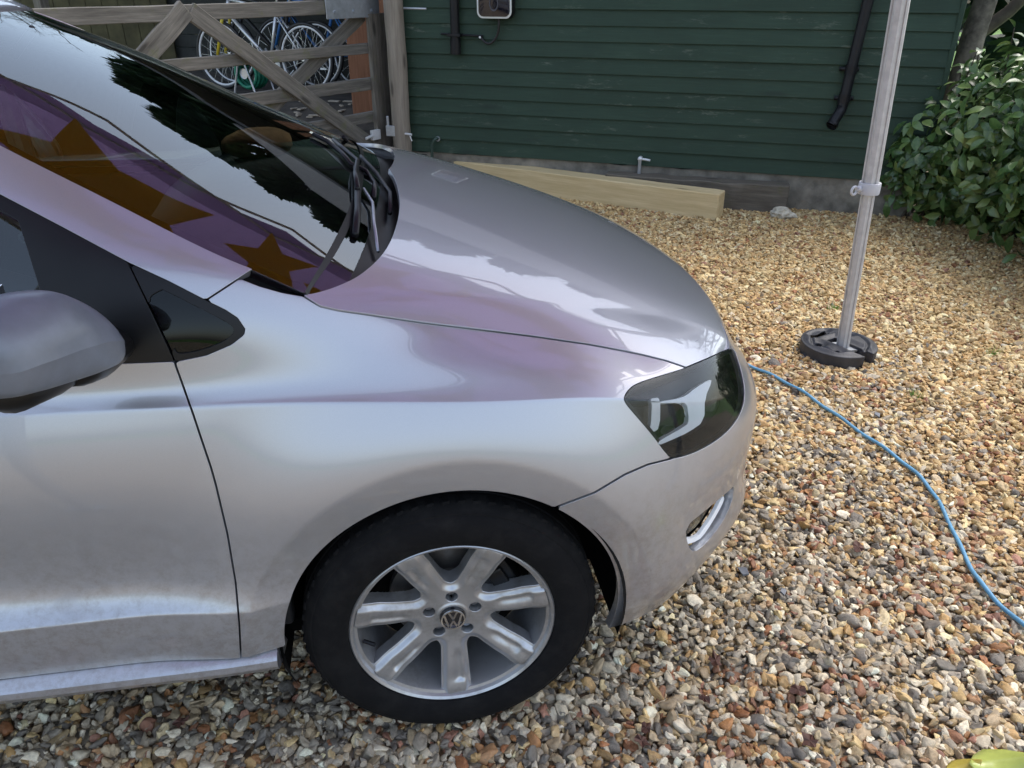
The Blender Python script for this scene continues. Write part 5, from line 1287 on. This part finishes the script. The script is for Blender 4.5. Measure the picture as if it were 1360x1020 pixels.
for (c, r) in lobes:
    c = np.array(c); r = np.array(r); vol = r[0]*r[1]+r[1]*r[2]+r[0]*r[2]
    for _ in range(int(2100*vol)):
        d = rng.normal(0, 1, 3); d /= np.linalg.norm(d)
        if d[0] > .55: continue
        k = rng.uniform(.70, 1.0)**.6 * (1+.12*math.sin(d[1]*9+c[1]*4)*math.cos(d[2]*8+c[0])+.06*rng.normal())
        p = c+d*r*k
        if p[2] < .03: continue
        if ((p-WA)@WNn) > -.06 and ((p-WA)@WD) < SLEN+.1: continue
        nrm = d/r; nrm /= np.linalg.norm(nrm); nrm = nrm*.8+np.array([-.15, -.1, .55])+rng.normal(0, .45, 3); nrm /= np.linalg.norm(nrm)
        fronts.append((k-1+(0), p, nrm, rng.uniform(.7, 1.15)))
# upright shoots
stems = []
for k in range(26):
    c = np.array(lobes[k % 7][0]); r = np.array(lobes[k % 7][1]); a = rng.uniform(0, 6.28); b0 = c+np.array([math.cos(a)*r[0]*.6, math.sin(a)*r[1]*.6, r[2]*.70])
    if k % 7 == 0: b0 = c+np.array([-.15+.08*rng.normal(), .05+.1*rng.normal(), .38])
    h = rng.uniform(.12, .30); tip = b0+np.array([rng.normal(0, .06), rng.normal(0, .06), h]); 
    if ((tip-WA)@WNn) > -.05 and ((tip-WA)@WD) < SLEN+.1: continue
    stems.append((b0-np.array([0, 0, .3]), tip))
    for q in np.linspace(.2, 1, 7):
        p = b0+(tip-b0)*q; nrm = rng.normal(0, .5, 3)+np.array([0, 0, .9]); nrm /= np.linalg.norm(nrm); fronts.append((.1, p, nrm, rng.uniform(.7, 1.0)))
PF = np.array([p for _, p, _, _ in fronts]); ppx = CAM.proj(PF); dist = np.linalg.norm(PF-CAM.p, axis=1)
# a leaf faces us when nothing of the shrub stands in front of it: rank by depth inside coarse pixel cells
vis = (ppx[:, 0] > 1150) & (ppx[:, 0] < 1360) & (ppx[:, 1] > 40) & (ppx[:, 1] < 390)
cell = {}
for i in np.where(vis)[0]:
    key = (int(ppx[i, 0]//11), int(ppx[i, 1]//11))
    if key not in cell or dist[i] < dist[cell[key]]: cell[key] = i
chosen = sorted(cell.values(), key=lambda i: dist[i])[:300]; chs = set(chosen)
meshes = []
for k, (v, f) in enumerate(lt):
    me = bpy.data.meshes.new('leaf'); me.from_pydata([tuple(p) for p in v], [], f); me.shade_smooth(); me.materials.append(MATS['hedge_leaf']); meshes.append(me)
for i, (_, p, nrm, sz) in enumerate(fronts):
    k = int(rng.integers(0, 3)); B = place(p, nrm, sz, 0)
    if i in chs:
        o = bpy.data.objects.new('leaf', meshes[k]); COL.objects.link(o); o.parent = shr
        M = Matrix([list(B[0])+[p[0]-3.9], list(B[1])+[p[1]-2.6], list(B[2])+[p[2]], [0, 0, 0, 1]]); o.matrix_basis = M
    else:
        v, f = lt[k]; n0 = len(LV); LV += list((v@B.T)+p-np.array([3.9, 2.6, 0])); LF += [tuple(q+n0 for q in ff) for ff in f]; LT += [rng.random()]*len(v)
fo = mesh_obj('foliage', LV, LF, 'hedge_leaf', shr, smooth=True); tag(fo, kind='stuff')
a = fo.data.attributes.new('tone', 'FLOAT', 'POINT'); a.data.foreach_set('value', np.array(LT, np.float32))
mb = MB()
for b0, tip in stems: mb.tube([b0-np.array([3.9, 2.6, 0]), tip-np.array([3.9, 2.6, 0])], [.007, .003], 5)
for k in range(60):
    c = np.array(lobes[k % 8][0]); r = np.array(lobes[k % 8][1]); g0 = np.array([c[0]+rng.normal(0, .12), c[1]+rng.normal(0, .12), -.02]); d = rng.normal(0, 1, 3); d /= np.linalg.norm(d); d[2] = abs(d[2])
    e_ = c+d*r*.85; m_ = (g0+e_)/2+rng.normal(0, .06, 3); e_[2] = max(e_[2], .2)
    if ((e_-WA)@WNn) > -.08 and ((e_-WA)@WD) < SLEN+.1: continue
    mb.tube([tuple(g0-np.array([3.9, 2.6, 0])), tuple(m_-np.array([3.9, 2.6, 0])), tuple(e_-np.array([3.9, 2.6, 0]))], [.016, .010, .004], 6)
mb.build('stems', 'twig', shr)

# ------------------------------------------------------------------ tree behind the shed corner, far bank
def bare_tree(name, base, h, r0, label, seed, levels=5, spread=.55):
    rr = random.Random(seed); t = empty(name, base); tag(t, label, 'tree'); mb = MB(); mc = MB()
    def grow(p, d, l, r, lev, first=False):
        n_ = 5 if lev > 1 else 3; pts = [p.copy()]; dd = d.copy()
        for i in range(n_):
            dd = (dd+Vector((rr.gauss(0, .13), rr.gauss(0, .13), rr.gauss(.03, .08)))*(0.4 if first else 1)).normalized(); pts.append(pts[-1]+dd*l/n_)
        rs = [r*(1-.45*i/n_) for i in range(n_+1)]
        (mb if first else mc).tube(pts, rs, 14 if first else (7 if lev > 2 else 4), cap=False)
        if lev == 0: return
        for k in range(rr.randint(3, 5)):
            i = rr.randint(2 if first else 1, n_); a = rr.uniform(0, 6.28); s = Vector((math.cos(a), math.sin(a), rr.uniform(.1, .6)))
            nd = (dd*(1-spread)+s*spread).normalized(); grow(pts[i], nd, l*rr.uniform(.5, .75), rs[i]*.6, lev-1)
    grow(Vector((0, 0, -.1)), Vector((0, 0, 1)), h*.42, r0, levels, True)
    tk = mb.build('trunk', 'bark', t, smooth=True); mc.build('crown', 'twig', t, smooth=True); return t
tb_ = CAM.p+CAM.ray(np.array([1289., 70.]))*6.9
bare_tree('tree', (tb_[0], tb_[1], 0), 6.5, .125, 'bare leafless tree with grey bark behind the shed corner', 3)
bare_tree('tree', (-3.5, 15.5, 0), 9.5, .2, 'tall bare tree standing behind the bike store', 5, 5)
bare_tree('tree', (7.5, 13.0, 0), 10, .22, 'tall bare tree standing behind the green shed', 9, 5)
def conifer(base, h, rad, label, seed):
    rr = np.random.default_rng(seed); t = empty('conifer_tree', base); tag(t, label, 'tree', 'evergreens behind the sheds')
    mb = MB(); mb.tube([(0, 0, -.1), (.05, 0, h*.5), (0, .05, h*.95)], [.16, .10, .02], 10); mb.build('trunk', 'bark', t, smooth=True)
    n = 7000; u = rr.random(n)**.75; z = .25+u*(h-.25); a = rr.uniform(0, 6.283, n)
    env = rad*np.clip(1-u, .02, 1)**.42*(1+.18*np.sin(a*3+z*2.2)+.12*np.sin(a*7-z*3.1)+.10*rr.normal(size=n)); k = rr.uniform(.55, 1, n)**.5
    P = np.stack([env*k*np.cos(a), env*k*np.sin(a), z], -1)
    out = np.stack([np.cos(a), np.sin(a), rr.uniform(-.5, .6, n)], -1); out /= np.linalg.norm(out, axis=1)[:, None]
    sd = rr.normal(size=(n, 3)); sd -= out*(sd*out).sum(1)[:, None]; sd /= np.linalg.norm(sd, axis=1)[:, None]
    l = rr.uniform(.16, .36, n)[:, None]; w = l*.42
    V = np.stack([P-out*l*.3, P+sd*w, P+out*l, P-sd*w], 1).reshape(-1, 3); F = np.arange(4*n).reshape(n, 4)
    o = mesh_obj('crown', V, F, 'conifer_leaf', t); tag(o, kind='stuff')
    at_ = o.data.attributes.new('tone', 'FLOAT', 'POINT'); at_.data.foreach_set('value', np.repeat(rr.random(n), 4).astype(np.float32))
for k, (x, y, h, r_, lb) in enumerate(((-3.4, 13.4, 4.0, 1.7, 'short dark conifer standing behind the bike store'), (-.6, 12.9, 6.6, 1.9, 'dark conifer nearest the back of the bike store'), (.9, 12.7, 7.8, 1.9, 'dark conifer standing between bike store and green shed'), (2.4, 12.4, 8.2, 1.8, 'dark conifer second from the bike store behind the green shed'), (4.1, 11.8, 8.0, 1.8, 'dark conifer third from the bike store behind the green shed'), (5.9, 11.0, 7.6, 1.8, 'dark conifer behind the far end of the green shed'), (7.6, 10.0, 7.0, 1.8, 'dark conifer beyond the far corner of the green shed'))):
    conifer((x, y, 0), h, r_, lb, 40+k)
def bank():
    V = []; F = []; n_ = 60
    for i in range(n_):
        a = R(20+60*i/(n_-1)); 
        for j, (d_, z_) in enumerate(((33, -.03), (36, 1.6), (40, 2.6), (46, 2.8))):
            k = 1+.06*math.sin(i*.9+j)+.04*math.sin(i*2.3); V.append((CAM.p[0]+d_*k*math.cos(a), CAM.p[1]+d_*k*math.sin(a), z_*k))
    F = [(i*4+j, (i+1)*4+j, (i+1)*4+j+1, i*4+j+1) for i in range(n_-1) for j in range(3)]
    o = mesh_obj('hillside', V, F, 'brush_brown', smooth=True); tag(o, kind='structure')
bank()
# ------------------------------------------------------------------ small things on the gravel
def flat_leaf(name, px_, size, mat, label, grp, seed, z=.012, lobed=True):
    rr = random.Random(seed); p = G(px_[0], px_[1], z); n_ = 14; v = [(0, 0, .004)]
    for k in range(n_):
        a = 2*math.pi*k/n_; r_ = size*(1.0 if (k % 3 == 0 or not lobed) else .78)*rr.uniform(.7, 1.1)*(1-.35*abs(math.sin(a))); v.append((r_*math.cos(a), r_*math.sin(a), rr.uniform(-.002, .010)))
    f = [(0, 1+k, 1+(k+1) % n_) for k in range(n_)]
    v += [(x, y, z_-.0012) for x, y, z_ in v]; f += [(n_+1, n_+2+(k+1) % n_, n_+2+k) for k in range(n_)]+[(1+k, n_+2+k, n_+2+(k+1) % n_, 1+(k+1) % n_) for k in range(n_)]
    o = mesh_obj(name, v, f, mat, loc=tuple(p), rz=rr.uniform(0, 6)); tag(o, label, 'leaf', grp); return o
for k, px_ in enumerate([(852, 985), (935, 928), (950, 878), (858, 968), (1060, 918), (1140, 728), (240, 960), (1222, 507), (1075, 985)]):
    flat_leaf('fallen_leaf', px_, random.uniform(.016, .03), 'dead_leaf', 'small dark red dead leaf lying among the gravel', 'dead leaves on the gravel', k)
for k, px_ in enumerate([(1165, 550), (1040, 785), (988, 757), (1113, 614)]):
    p = G(*px_, .012); mb = MB(); s_ = random.uniform(.011, .018)
    mb.add([(-s_, -s_*.5, 0), (s_*.8, -s_*.6, 0), (s_, s_*.4, 0), (-s_*.3, s_*.7, 0), (-s_, -s_*.5, .006), (s_*.8, -s_*.6, .007), (s_, s_*.4, .006), (-s_*.3, s_*.7, .006)], [(3, 2, 1, 0), (4, 5, 6, 7), (0, 1, 5, 4), (1, 2, 6, 5), (2, 3, 7, 6), (3, 0, 4, 7)])
    o = mb.build('slate_chip', 'slate_blue', None, loc=(p.x, p.y, .006), rz=random.uniform(0, 6)); o.rotation_euler[0] = .2; tag(o, 'flat blue grey slate chip lying on the gravel', 'stone', 'slate chips on the gravel')
# curled lime leaves
def big_leaf(px_, l, w, rz, mat, label, z):
    v, f = leaf_template(l, w, -.28, -.5); bm = bmesh.new(); vs = [bm.verts.new(p) for p in v]
    for q in f: bm.faces.new([vs[i] for i in q])
    bmesh.ops.subdivide_edges(bm, edges=bm.edges[:], cuts=2, use_grid_fill=True, smooth=.6)
    bmesh.ops.solidify(bm, geom=bm.faces[:], thickness=.0012)
    me = bpy.data.meshes.new('leaf'); bm.to_mesh(me); bm.free(); me.shade_smooth(); me.materials.append(MATS[mat]); p = G(*px_, z)
    o = bpy.data.objects.new('lime_leaf', me); COL.objects.link(o); o.location = (p.x, p.y, z); o.rotation_euler = (.1, -.1, rz); tag(o, label, 'leaf'); return o
big_leaf((1287, 1016), .12, .095, R(-12), 'lime_leaf', 'broad lime green leaf curled on the gravel', .045)
big_leaf((1256, 1026), .075, .05, R(0), 'lime_leaf_spotted', 'small yellow spotted leaf beside the lime green leaf', .03)
# grass tufts in the gravel
for k, px_ in enumerate([(1107, 409), (1320, 470), (1215, 525)]):
    p = G(*px_, 0); mb = MB()
    for _ in range(26):
        a = random.uniform(0, 6.28); d_ = random.uniform(0, .03); h = random.uniform(.015, .04); x, y = d_*math.cos(a), d_*math.sin(a)
        mb.add([(x-.0015, y, -.01), (x+.0015, y, -.01), (x+.01*math.cos(a), y+.01*math.sin(a), h)], [(0, 1, 2)])
    o = mb.build('grass_tuft', 'grass_blade', None, loc=(p.x, p.y, 0)); tag(o, 'tiny green grass tuft poking through the gravel', 'grass', 'grass tufts in the gravel')
